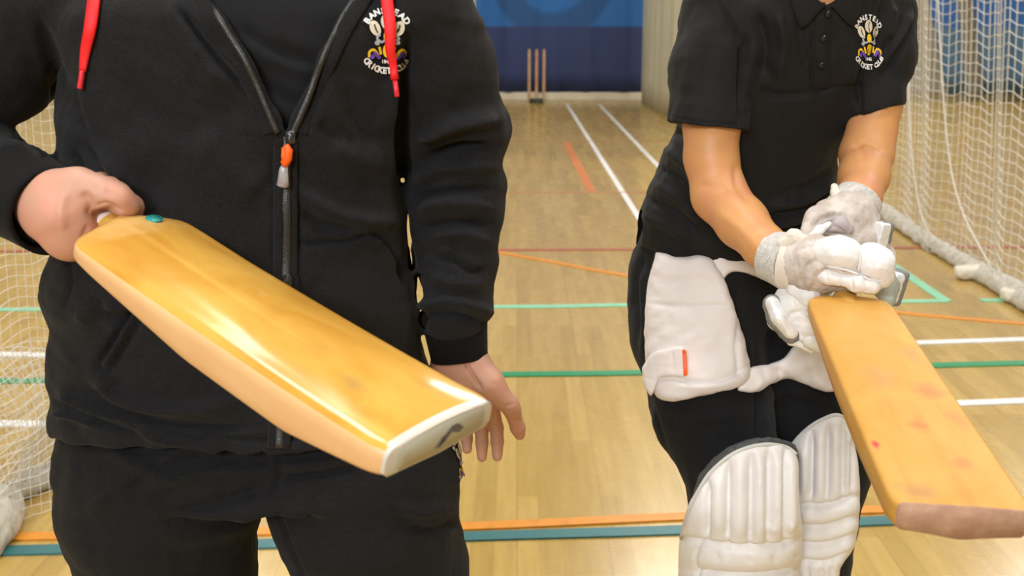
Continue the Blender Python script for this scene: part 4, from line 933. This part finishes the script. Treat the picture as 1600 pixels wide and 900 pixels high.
hemy = np.interp(px, [985, 1000, 1020, 1050, 1100, 1150, 1200, 1250, 1300, 1330], [372, 380, 391, 401, 408, 411, 412, 408, 398, 380])
f.V = np.maximum(f.V, (py-hemy-(Y-1.70)*60)*fw/F).astype(np.float32)
for ch, rr, line in ((shR, [.064, .059, .0560], lambda x: 190+(x-1050)*.125), (shL, [.050, .044, .036], lambda x: 180-(x-1343)*.24)):
    g_ = Field(f.lo, f.lo+f.h*(f.n-1), f.h); g_.chain(ch+[ch[-1]+(ch[-1]-ch[-2])*.5], rr+[rr[-1]], .02); e = (py-line(px))*fw/F
    d_ = np.maximum(g_.V, e); h_ = np.clip(.5+.5*(f.V-d_)/.022, 0, 1); f.V = (f.V+(d_-f.V)*h_-.022*h_*(1-h_)).astype(np.float32)
f.cone(P(1290, -50, 1.64), P(1290, -75, 1.63), .052, .050, .03)
vee = np.maximum((1272-px), (px-1312))*fw/F; ve = np.maximum(np.maximum((py-(10-np.abs(px-1290)*.7))*fw/F, vee*.6), Y-1.70)
f.V = np.maximum(f.V, -ve).astype(np.float32)
foldsB = [([(1050, 205), (1085, 215), (1110, 260)], 6, -.006), ([(1040, 232), (1075, 262), (1090, 300)], 7, .005), ([(1030, 262), (1065, 285), (1095, 330)], 6, -.005), ([(1022, 285), (1060, 310), (1095, 345)], 7, .005), ([(1010, 310), (1050, 330), (1090, 362)], 6, -.005), ([(1003, 335), (1040, 352), (1085, 378)], 8, .004),
  ([(1165, 60), (1160, 130), (1162, 200)], 6, -.008), ([(1120, 0), (1150, 50), (1160, 100), (1162, 150)], 3, -.003), ([(1180, 20), (1195, 70), (1192, 120)], 9, -.006), ([(1215, 20), (1225, 70), (1215, 130)], 9, .005), ([(1190, 140), (1215, 150), (1262, 148)], 6, -.004), ([(1268, 138), (1310, 137), (1350, 136)], 4, -.003),
  ([(1270, 52), (1270, 95), (1268, 140)], 2.5, -.0035), ([(1300, 60), (1297, 100), (1295, 137)], 2.5, -.003), ([(1268, 140), (1280, 146), (1296, 138)], 2.5, -.0025),
  ([(1300, 285), (1260, 312), (1200, 322)], 6, .005), ([(1305, 300), (1265, 328), (1195, 340)], 5, -.006), ([(1300, 318), (1262, 340), (1195, 356)], 6, .005), ([(1290, 338), (1250, 358), (1200, 368)], 5, -.006), ([(1275, 352), (1240, 372), (1200, 385)], 5, .005),
  ([(1300, 262), (1270, 290), (1225, 300)], 7, -.004), ([(1380, 0), (1372, 60), (1345, 120), (1342, 180)], 4, -.006), ([(1422, 20), (1405, 60), (1372, 105)], 5, .005), ([(1424, 35), (1408, 75), (1380, 120)], 4, -.005), ([(1395, 10), (1388, 60)], 6, .004),
  ([(1049, 184), (1105, 192), (1160, 196)], 2, -.0015), ([(1250, 20), (1252, 60), (1262, 110)], 8, -.003), ([(1320, 50), (1330, 100), (1320, 130)], 10, .003), ([(1100, 30), (1085, 90), (1080, 150)], 16, .004)]
foldsB = [(a, b, c*2.0) for a, b, c in foldsB]
polo = solid('polo_shirt', f, jersey, pB, foldsB, rp=[(.0026, .11, 12), (.001, .045, 13)], rl=1); polo['label'] = 'black short-sleeved polo shirt'
tB = bvh(polo)
# collar, placket buttons, badge
def flapmesh(name, tree, poly, lift, th, m, parent):
    q = catmull(np.vstack([poly, poly[:1]]), 3)[:-1] if len(poly) > 5 else np.array(poly, float); c = q.mean(0); V = []
    rings = [1, .8, .6, .4, .2, .02]
    for s_ in rings:
        for p in q:
            a = c+(p-c)*s_; h = onto(tree, a[0], a[1], lift)
            if h is None: h = P(a[0], a[1], 1.60)
            V.append(h)
    n = len(q); T = np.array(V); V = list(T)+[v+(CAM-v)/np.linalg.norm(CAM-v)*th for v in T]; Fc = []
    k = len(rings); o2 = k*n
    for i in range(k-1):
        for j in range(n):
            j2 = (j+1) % n; Fc.append([i*n+j, i*n+j2, (i+1)*n+j2, (i+1)*n+j]); Fc.append([o2+i*n+j, o2+(i+1)*n+j, o2+(i+1)*n+j2, o2+i*n+j2])
    for j in range(n): j2 = (j+1) % n; Fc.append([j, o2+j, o2+j2, j2])
    Fc.append([(k-1)*n+j for j in range(n)][::-1]); Fc.append([o2+(k-1)*n+j for j in range(n)])
    bm = bmesh.new(); vs = [bm.verts.new(v) for v in V]
    for f_ in Fc: bm.faces.new([vs[i] for i in f_])
    return bm_obj(name, bm, m, parent)
flapmesh('collar', tB, [(1225, -40), (1268, -30), (1288, 8), (1283, 14), (1252, 45), (1236, 5)], .003, .004, jersey, polo)
flapmesh('collar', tB, [(1350, -40), (1318, -30), (1298, 8), (1303, 14), (1332, 42), (1345, 5)], .003, .004, jersey, polo)
flapmesh('placket', tB, [(1272, 20), (1299, 20), (1297, 137), (1269, 141)], .001, .0016, jersey, polo)
for x, y in ((1284, 60), (1282, 99), (1291, 22)):
    c = onto(tB, x, y, .005); r = ray(x, y); r = Vector(r/np.linalg.norm(r)); bm = bmesh.new()
    bmesh.ops.create_cone(bm, cap_ends=True, segments=20, radius1=.0046, radius2=.0042, depth=.002, matrix=Matrix.Translation(c) @ r.to_track_quat('Z', 'Y').to_matrix().to_4x4())
    b_ = bm_obj('button', bm, button_m, polo)
    th_ = [tuple(np.array(c)-np.array(r)*.0015+np.array([dx, 0, dz])) for dx, dz in ((-.0008, -.0008), (.0008, .0008))]
    tube('stitch', th_, .0006, thread_k, b_, 6)
crest(tB, polo, lambda u, v: (1357+u*19-v*1.0, 64-v*25))
# trousers and legs
Yh = 1.80
LR = [P(1090, 440, 1.80), P(1092, 520, 1.77), P(1112, 640, 1.70), P(1150, 745, 1.64)]
LL = [P(1225, 450, 1.82), P(1236, 540, 1.80), P(1262, 640, 1.77), P(1290, 725, 1.74)]
aR = np.array([P(1150, 745, 1.64)[0]+.02, 1.78, .10]); aL = np.array([P(1290, 725, 1.74)[0]+.03, 1.86, .10])
f = Field((.18, 1.42, .03), (.88, 2.04, 1.02), .0048)
f.loft([sec(330, 1010, 1290, Yh, .10), sec(380, 1000, 1292, Yh, .112), sec(420, 988, 1292, Yh, .118), sec(460, 986, 1290, Yh, .12), sec(490, 988, 1286, Yh, .112)], .03, 2.3)
f.chain(LR+[aR], [.112, .113, .098, .078, .062], .03); f.chain(LL+[aL], [.088, .092, .084, .074, .060], .03)
thighV = Field(f.lo, f.lo+f.h*(f.n-1), f.h); thighV.V = f.V.copy()
foldsT = [([(1145, 440), (1150, 500), (1172, 570)], 5, -.007), ([(1175, 440), (1180, 520), (1184, 600)], 3, -.004), ([(1200, 470), (1220, 500), (1250, 520)], 8, .005), ([(1195, 500), (1215, 530), (1245, 545)], 6, -.005),
  ([(1186, 600), (1186, 650), (1186, 700)], 5, -.010), ([(1005, 400), (995, 450), (1000, 530)], 6, -.005), ([(1000, 420), (1003, 480), (1006, 560)], 5, .004), ([(1020, 630), (1045, 720), (1066, 800)], 3, -.003), ([(1045, 640), (1100, 655), (1160, 640)], 10, .004), ([(1200, 620), (1240, 612), (1290, 625)], 8, .004)]
foldsT = [(a, b, c*1.4) for a, b, c in foldsT]
trB = solid('sweatpants', f, track, pB, foldsT, rp=[(.0022, .12, 22), (.001, .05, 23)], rl=2)
shoe(pB, aR[:2]+np.array([0, -.04]), (.0, -1)); shoe(pB, aL[:2]+np.array([.0, -.04]), (.25, -1))
# thigh guard: strapped padding over both thighs
polyT = [(1024, 392), (1060, 402), (1100, 400), (1122, 420), (1140, 455), (1158, 510), (1170, 560), (1173, 582), (1162, 600), (1120, 613), (1072, 624), (1040, 627), (1024, 615), (1010, 580), (1006, 520), (1010, 460), (1018, 420)]
g = patch(thighV, polyT, .030, (.20, 1.45, .62), (.66, 1.82, 1.02), .016, .0032)
tg1 = solid('thigh_guard', g, thigh, pB, [([(1012, 474), (1060, 478), (1110, 478), (1150, 480)], 3, -.0035), ([(1040, 590), (1090, 598), (1130, 594), (1172, 570)], 3, -.006), ([(1050, 603), (1100, 604), (1160, 588)], 6, .004), ([(1155, 500), (1150, 550), (1155, 590)], 4, -.004), ([(1040, 560), (1100, 580), (1165, 555)], 20, .004), ([(1050, 440), (1090, 436), (1125, 450)], 6, -.002)], rp=[(.002, .08, 31), (.0008, .03, 32)], rl=2)
tg1['label'] = 'large white thigh guard on the nearer thigh'
polyT2 = [(1150, 610), (1172, 575), (1200, 570), (1225, 560), (1250, 535), (1300, 530), (1330, 580), (1318, 608), (1290, 612), (1262, 603), (1235, 592), (1205, 600), (1180, 614)]
g = patch(thighV, polyT2, .020, (.36, 1.52, .60), (.82, 1.86, .92), .012, .0034)
solid('thigh_guard', g, thigh, pB, [([(1205, 572), (1235, 590)], 5, -.003), ([(1265, 560), (1270, 590), (1290, 608)], 5, .003)], rp=[(.0018, .06, 33)], rl=2)['label'] = 'second thigh guard on the far leg'
g = patch(thighV, [(1090, 398), (1150, 402), (1212, 412), (1225, 436), (1200, 440), (1170, 428), (1145, 424), (1132, 436), (1124, 458), (1112, 440), (1098, 420)], .013, (.28, 1.48, .80), (.70, 1.80, 1.02), .008, .0032)
solid('waist_strap', g, thigh, pB, [([(1105, 405), (1125, 425), (1130, 445)], 3, -.004), ([(1120, 400), (1140, 415)], 3, .003)], rp=[(.001, .04, 34)])
thB = Field(thighV.lo, thighV.lo+thighV.h*(thighV.n-1), thighV.h); thB.V = thighV.V-.030
g = patch(thB, [(1003, 575), (1020, 552), (1045, 545), (1070, 544), (1074, 586), (1045, 588), (1030, 592), (1022, 612), (1016, 618), (1006, 600)], .007, (.20, 1.45, .62), (.60, 1.80, .95), .004, .0028, inner=.012)
ts = solid('thigh_strap', g, thigh, tg1, [([(1050, 548), (1052, 584)], 2, -.0015)], rp=[(.0008, .03, 35)])
tTs = bvh(ts)
flapmesh('strap_tab', tTs, [(1066, 546), (1072, 547), (1074, 586), (1068, 587)], .0005, .0016, orange_m, ts)
bpy.data.objects[-1] if False else None
# batting pads
def batting_pad(label, chain_pts, rad, poly, lining_poly, thick, lo, hi, st, hl):
    v = Field(lo, hi, .005); v.chain(chain_pts, rad, .03); g = patch(v, poly, thick, lo, hi, .016, .0034, front=None)
    o = solid('batting_pad', g, white_leather, pB, st, rp=[(.0008, .05, 41)], rl=2); o['label'] = label
    v2 = Field(lo, hi, .005); v2.V = v.V+0
    g = patch(v2, lining_poly, thick-.018, lo, hi, .006, .004); solid('pad_lining', g, padfill, o, None, rp=[(.0012, .03, 42)])['label'] = 'dark lining showing above the white face'
    t = bvh(o); e = [onto(t, x, y, .001) for x, y in hl]; e = [a for a in e if a is not None]
    if len(e) > 3: tube('binding', catmull(e, 5), .0032, mat('white_binding', (.60, .60, .57), .6), o, 8)
    return o
def flutes(xs, y0, y1, w=4.5, h=-.0095, slant=0): return [([(x-slant*.0, a), (x+slant*.5, (a+b)/2), (x+slant, b)], w, h) for x, a, b in zip(xs, y0, y1)]
kR, kL = LR[-1], LL[-1]
top1 = [(1062, 838), (1072, 800), (1088, 766), (1108, 736), (1136, 711), (1166, 697), (1196, 692), (1224, 696), (1240, 707)]
poly1 = top1+[(1246, 722), (1247, 760), (1250, 800), (1255, 840), (1253, 880), (1252, 960), (1250, 1060), (1236, 1240), (1100, 1240), (1068, 1060), (1060, 960), (1060, 890)]
st1 = flutes([1106, 1138, 1174, 1202, 1228], [752, 722, 710, 702, 702], [845, 852, 855, 852, 845], 4.5, -.0115, -2)
st1 += [([(x, a), (x-1, b)], 9, .006) for x, a, b in ((1122, 740, 835), (1156, 720, 842), (1188, 712, 846), (1216, 706, 844), (1238, 712, 836))]
st1 += [([(1062, 840), (1110, 852), (1170, 858), (1220, 854), (1252, 842)], 5, -.013), ([(1085, 893), (1130, 899), (1190, 900), (1252, 889)], 5, -.013), ([(1075, 870), (1130, 878), (1190, 879), (1250, 868)], 13, .007), ([(1092, 852), (1088, 880), (1096, 960)], 3, -.006),
        ([(1080, 940), (1150, 950), (1250, 938)], 5, -.013), ([(1080, 990), (1150, 1000), (1250, 988)], 5, -.013), ([(1118, 862), (1125, 872)], 3, -.003), ([(1168, 868), (1174, 876)], 3, -.003), ([(1205, 866), (1210, 874)], 3, -.003), ([(1240, 866), (1243, 872)], 3, -.003), ([(1202, 835), (1206, 822)], 5, .006), ([(1230, 830), (1234, 816)], 5, .006)]
base1 = [kR+[.005, -.0, .12], kR+[.005, -.02, 0], kR*.45+aR*.55+[0, -.04, 0], aR+[0, -.05, 0]]
pad1 = batting_pad('white fluted batting pad on the nearer leg', base1, [.088, .090, .078, .068], poly1,
    [(1070, 830), (1086, 760), (1102, 730), (1132, 702), (1165, 688), (1196, 683), (1225, 688), (1245, 702), (1240, 760), (1160, 800)], .034, tuple(kR+[-.17, -.24, -.56]), tuple(kR+[.17, .10, .22]), st1, [(x+3, y+3) for x, y in top1])
top2 = [(1236, 695), (1248, 680), (1264, 665), (1284, 653), (1306, 646), (1324, 655), (1334, 680)]
poly2 = top2+[(1340, 720), (1344, 760), (1343, 790), (1340, 830), (1332, 860), (1318, 880), (1310, 905), (1305, 1000), (1295, 1200), (1200, 1200), (1200, 1000), (1200, 850), (1205, 750)]
st2 = flutes([1268, 1293, 1318, 1333], [675, 665, 660, 680], [786, 786, 780, 770], 4, -.0105, -2)+[([(x, a), (x, b)], 8, .005) for x, a, b in ((1256, 700, 775), (1281, 680, 780), (1306, 668, 778), (1326, 672, 768))]
st2 += [([(1245, 790), (1290, 791), (1344, 774)], 4.5, -.012), ([(1245, 824), (1290, 824), (1342, 808)], 4.5, -.011), ([(1245, 850), (1290, 851), (1338, 836)], 4.5, -.011), ([(1245, 876), (1290, 880), (1330, 862)], 4.5, -.011), ([(1245, 808), (1290, 808), (1342, 792)], 9, .006), ([(1245, 838), (1290, 838), (1340, 822)], 8, .006), ([(1245, 864), (1290, 866), (1334, 850)], 8, .006), ([(1262, 884), (1262, 940)], 3, -.005), ([(1284, 884), (1284, 940)], 3, -.005), ([(1300, 880), (1300, 940)], 3, -.005)]
base2 = [kL+[.005, 0, .12], kL+[.005, -.02, 0], kL*.45+aL*.55+[0, -.04, 0], aL+[0, -.05, 0]]
pad2 = batting_pad('white fluted batting pad on the leg behind the bat', base2, [.080, .082, .072, .064], poly2,
    [(1232, 694), (1248, 668), (1270, 651), (1296, 641), (1322, 646), (1338, 680), (1330, 740), (1240, 740)], .032, tuple(kL+[-.16, -.24, -.56]), tuple(kL+[.16, .10, .24]), st2, [(x+1, y+3) for x, y in top2])
# body: head, neck, trunk, bare arms, legs
parts = []
fb = Field((.20, 1.42, .06), (.86, 2.0, 1.50), .009); fb.loft([[r[0], r[1], r[2], r[3]-.035, r[4]-.03] for r in rowsB[1:]]+[sec(480, 1020, 1260, Yh, .08)], .03, 2.3)
fb.cone(P(1290, -10, 1.655), P(1284, -110, 1.60), .050, .047, .03)
fb.chain([*LR, aR-[0, 0, .03]], [.085, .085, .072, .052, .036], .02); fb.chain([*LL, aL-[0, 0, .03]], [.07, .07, .062, .050, .036], .02)
parts.append(fb.net())
hc = np.array([P(1285, 0, 1.60)[0], 1.55, 1.545]); hf, hR, hq = head_field(hc, (.12, -1, -.45), s=.97); hf.cone(hc+[0, .03, -.05], hc+[0, .07, -.16], .050, .048, .02); parts.append(hf.net())
f = Field((.24, 1.28, .84), (.62, 1.72, 1.32), .0034)
AR = [P(1118, 110, 1.63), P(1112, 195, 1.605), P(1111, 245, 1.595), P(1124, 305, 1.575), P(1160, 348, 1.52), P(1195, 386, 1.45), P(1215, 403, 1.425), P(1262, 418, 1.41)]
f.chain(AR, [.040, .0415, .0395, .0405, .037, .0300, .0270, .026], .012)
v, q = f.net(); v = relax(v, q, 2); nn = normals(v, q); v = strokes(v, nn, [([(1150, 255), (1152, 290), (1172, 315)], 6, -.003), ([(1090, 290), (1120, 292), (1140, 300)], 6, -.002), ([(1120, 330), (1160, 360), (1190, 395)], 8, .002)]); parts.append((v, q))
f = Field((.40, 1.28, .88), (.82, 1.80, 1.40), .0034)
AL = [P(1376, 90, 1.64), P(1371, 165, 1.625), P(1362, 205, 1.615), P(1354, 240, 1.60), P(1350, 275, 1.55), P(1343, 308, 1.50), P(1340, 316, 1.487)]
f.chain(AL, [.036, .0345, .0355, .0385, .0355, .0295, .0275], .012)
v, q = f.net(); v = relax(v, q, 2); nn = normals(v, q); v = strokes(v, nn, [([(1330, 232), (1355, 222), (1385, 236)], 4, -.003), ([(1330, 222), (1345, 230), (1352, 250)], 5, -.002)]); parts.append((v, q))
V, Fc = joinm(parts); mesh('body', V, Fc, skin2, pB)
solid('hair', hair_field(hq, hR, hc, .97, .1), hairm, pB)
# ------------------------------------------------------------------ batting gloves
def roll(name, pts, rs, m, parent, k=.006, st=None, h=.0022, flat=None, rp=None):
    q = [W(*p) for p in pts]; lo = np.min(q, 0)-max(rs)*1.5-.01; hi = np.max(q, 0)+max(rs)*1.5+.01; f = Field(lo, hi, h); f.chain(q, rs, k, flat=flat)
    return solid(name, f, m, parent, st, rp=rp or [(.0008, .02, 3)], rl=1)
def wcuff(a, b, r0, r1, parent, m, name, cord_r=0): return cuff(W(*a), W(*b), r0, r1, parent, m, 34, name)
# lower hand, whose glove shows its palm and thumb
f = Field(W(1270, 430, 1.44)-[.11, .10, .10], W(1270, 430, 1.44)+[.12, .10, .09], .0024)
f.chain([W(1240, 408, 1.445), W(1268, 412, 1.43), W(1300, 415, 1.43)], [.034, .038, .034], .012); f.chain([W(1300, 420, 1.42), W(1330, 432, 1.41)], [.030, .022], .012)
f.chain([W(1250, 425, 1.455), W(1262, 450, 1.475), W(1275, 480, 1.49)], [.030, .026, .022], .014); f.cone(W(1296, 448, 1.385), W(1315, 452, 1.38), .010, .008, .008, 'cut')
gl = solid('batting_glove', f, beige_glove, pB, [([(1240, 395), (1262, 385), (1290, 390)], 3, -.003), ([(1252, 440), (1262, 415), (1290, 400)], 3, -.0035), ([(1262, 450), (1272, 425), (1300, 412)], 3, .003), ([(1285, 400), (1300, 425), (1290, 445)], 3, -.003)]+[([(1234+i*.8, 425+i*5), (1243+i*.8, 428+i*5)], 1.4, -.002) for i in range(6)], rp=[(.001, .02, 50)])
gl['label'] = 'batting glove on the lower hand, palm side showing'
wcuff((1203, 399, 1.478), (1236, 409, 1.452), .0345, .040, gl, towel, 'wristband')
wcuff((1229, 407, 1.456), (1250, 412, 1.445), .0395, .0405, gl, cream_strap, 'strap')
roll('strap_end', [(1222, 382, 1.43), (1240, 372, 1.425), (1258, 378, 1.42)], [.008, .010, .008], cream_strap, gl, flat=((0, -.2, 1), 1.2))
roll('finger_roll', [(1290, 396, 1.402), (1308, 396, 1.394), (1322, 399, 1.392)], [.0205, .0228, .0228], white_glove, gl, .008, [([(1290, 402), (1310, 398), (1335, 404)], 6, .001)])['label'] = 'white padded finger roll'
roll('finger_roll', [(1360, 403, 1.388), (1369, 414, 1.384), (1377, 431, 1.386)], [.0205, .0235, .0165], white_glove, gl, .010)
roll('finger_roll', [(1274, 428, 1.405), (1292, 432, 1.395), (1309, 436, 1.390)], [.0085, .0105, .0095], white_glove, gl, .004, [([(1290, 425), (1293, 442)], 2, -.002)])
roll('finger_roll', [(1318, 436, 1.388), (1338, 443, 1.382), (1362, 446, 1.380), (1376, 440, 1.384)], [.0095, .0115, .0115, .0085], white_glove, gl, .004, [([(1330, 432), (1332, 455)], 2, -.0025), ([(1352, 435), (1355, 458)], 2, -.002)])
roll('finger_web', [(1296, 420, 1.400), (1325, 424, 1.392), (1358, 434, 1.388)], [.012, .013, .010], beige_glove, gl, .006)
roll('thumb_roll', [(1224, 462, 1.455), (1243, 474, 1.448), (1264, 508, 1.448), (1276, 530, 1.452)], [.0120, .0240, .0225, .0125], white_glove, gl, .010, [([(1222, 500), (1245, 488), (1275, 492)], 3, -.003), ([(1240, 455), (1250, 480), (1280, 505)], 3, -.003)])['label'] = 'white padded thumb roll'
roll('thumb_roll', [(1266, 530, 1.440), (1286, 538, 1.440)], [.0130, .0140], white_glove, gl, .006)
roll('thumb_roll', [(1240, 452, 1.432), (1262, 462, 1.428), (1275, 486, 1.432)], [.0100, .0150, .0120], white_glove, gl, .006)
b_ = roll('side_binding', [(1206, 474, 1.448), (1216, 496, 1.446), (1236, 520, 1.446)], [.0125, .0150, .0150], dkseam, gl, .006)
roll('silver_panel', [(1206, 473, 1.440), (1217, 495, 1.436), (1236, 518, 1.436)], [.0095, .0115, .0105], silver, b_, .004)
roll('thumb_edge', [(1201, 476, 1.452), (1212, 502, 1.450), (1238, 530, 1.450), (1268, 546, 1.452)], [.0085, .0100, .0080, .0060], white_glove, gl, .006)
roll('buckle', [(1248, 518, 1.440), (1254, 528, 1.440)], [.0070, .0065], silver, gl, .004)
# upper hand
f = Field(W(1310, 350, 1.53)-[.10, .11, .10], W(1310, 350, 1.53)+[.11, .10, .09], .0024)
f.chain([W(1333, 330, 1.498), W(1326, 345, 1.495), W(1312, 356, 1.505), W(1322, 375, 1.49)], [.0335, .034, .030, .028], .012); f.chain([W(1300, 338, 1.49), W(1280, 345, 1.475), W(1266, 362, 1.465)], [.022, .020, .014], .010)
f.chain([W(1292, 330, 1.49), W(1318, 322, 1.485)], [.016, .016], .01); f.chain([W(1345, 350, 1.495), W(1352, 375, 1.49), W(1380, 400, 1.49)], [.024, .026, .018], .010)
f.ell(W(1310, 354, 1.450), (.018, .017, .014), None, .008, 'cut'); f.chain([W(1288, 358, 1.445), W(1270, 374, 1.44)], [.010, .008], .01, 'cut')
gu = solid('batting_glove', f, beige_glove, pB, [([(1260, 350), (1285, 334), (1315, 330)], 3, .003), ([(1262, 358), (1288, 342), (1312, 336)], 2.5, -.003), ([(1330, 332), (1338, 352), (1332, 372)], 2.5, -.003), ([(1324, 334), (1328, 355), (1322, 372)], 2.5, .003)]+[([(1336+i*.3, 345+i*6), (1344+i*.3, 348+i*6)], 1.4, -.0022) for i in range(5)]+[([(1268+i*9, 340-i*3), (1272+i*9, 350-i*3)], 1.6, -.0016) for i in range(6)], rp=[(.001, .02, 51)])
gu['label'] = 'batting glove on the upper hand, nearer the body'
wcuff((1342, 311, 1.515), (1328, 333, 1.503), .0335, .0375, gu, towel, 'wristband')
roll('thumb_fold', [(1296, 358, 1.462), (1312, 350, 1.462), (1325, 358, 1.462)], [.005, .0105, .008], mat('shaded_lilac_lining', (.44, .38, .39), .8), gu, .006, [([(1300, 352), (1312, 358), (1322, 366)], 2, -.003)])  # lining colour darkened, painting in the shade of the glove's hollow
roll('thumb_lining', [(1262, 372, 1.455), (1280, 360, 1.453), (1296, 350, 1.455)], [.0035, .0065, .0045], white_glove, gu, .004)
roll('pull_tab', [(1304, 292, 1.50), (1306, 304, 1.495), (1309, 314, 1.492)], [.0055, .0075, .0065], cream_strap, gu, .003)
def gbox(name, c, half, rad, m, parent, rot=0, tilt=0):
    R = (Matrix.Rotation(math.radians(rot), 3, 'Y') @ Matrix.Rotation(math.radians(tilt), 3, 'Z')); R = np.array(R.transposed()); p = W(*c); f = Field(p-max(half)*1.7-.004, p+max(half)*1.7+.004, .0018); f.rbox(p, half, rad, R, .003)
    return solid(name, f, m, parent, None, rp=[(.0006, .02, 4)])
gbox('back_roll', (1364, 370, 1.490), (.0130, .016, .0240), .007, white_glove, gu, 12, 25)
s_ = gbox('back_roll', (1376, 374, 1.482), (.0105, .012, .0260), .004, dkseam, gu, 8, 25)
gbox('silver_panel', (1374.5, 374, 1.471), (.0095, .009, .0240), .003, silver, s_, 8, 25)
s_ = gbox('back_roll', (1397, 448, 1.500), (.0120, .014, .0260), .006, dkseam, gu, 12, 20); gbox('silver_panel', (1395.5, 449, 1.488), (.0100, .010, .0230), .006, silver, s_, 12, 20)
roll('back_web', [(1376, 420, 1.485), (1384, 448, 1.480), (1388, 470, 1.470)], [.016, .018, .010], mat('grey_green_mesh', (.34, .36, .31), .7, bump=[(300, .6, .001, 2)]), gu)

for q_ in ([(1341, 381, 1.376), (1345, 398, 1.370), (1341, 424, 1.374)], [(1291, 416, 1.385), (1318, 421, 1.376), (1342, 429, 1.374)], [(1348, 432, 1.371), (1368, 440, 1.370), (1384, 436, 1.372)]):
    tube('seam_piping', catmull([W(*a) for a in q_], 5), .0014, white_glove, gl, 8)
bpy.context.view_layer.update()
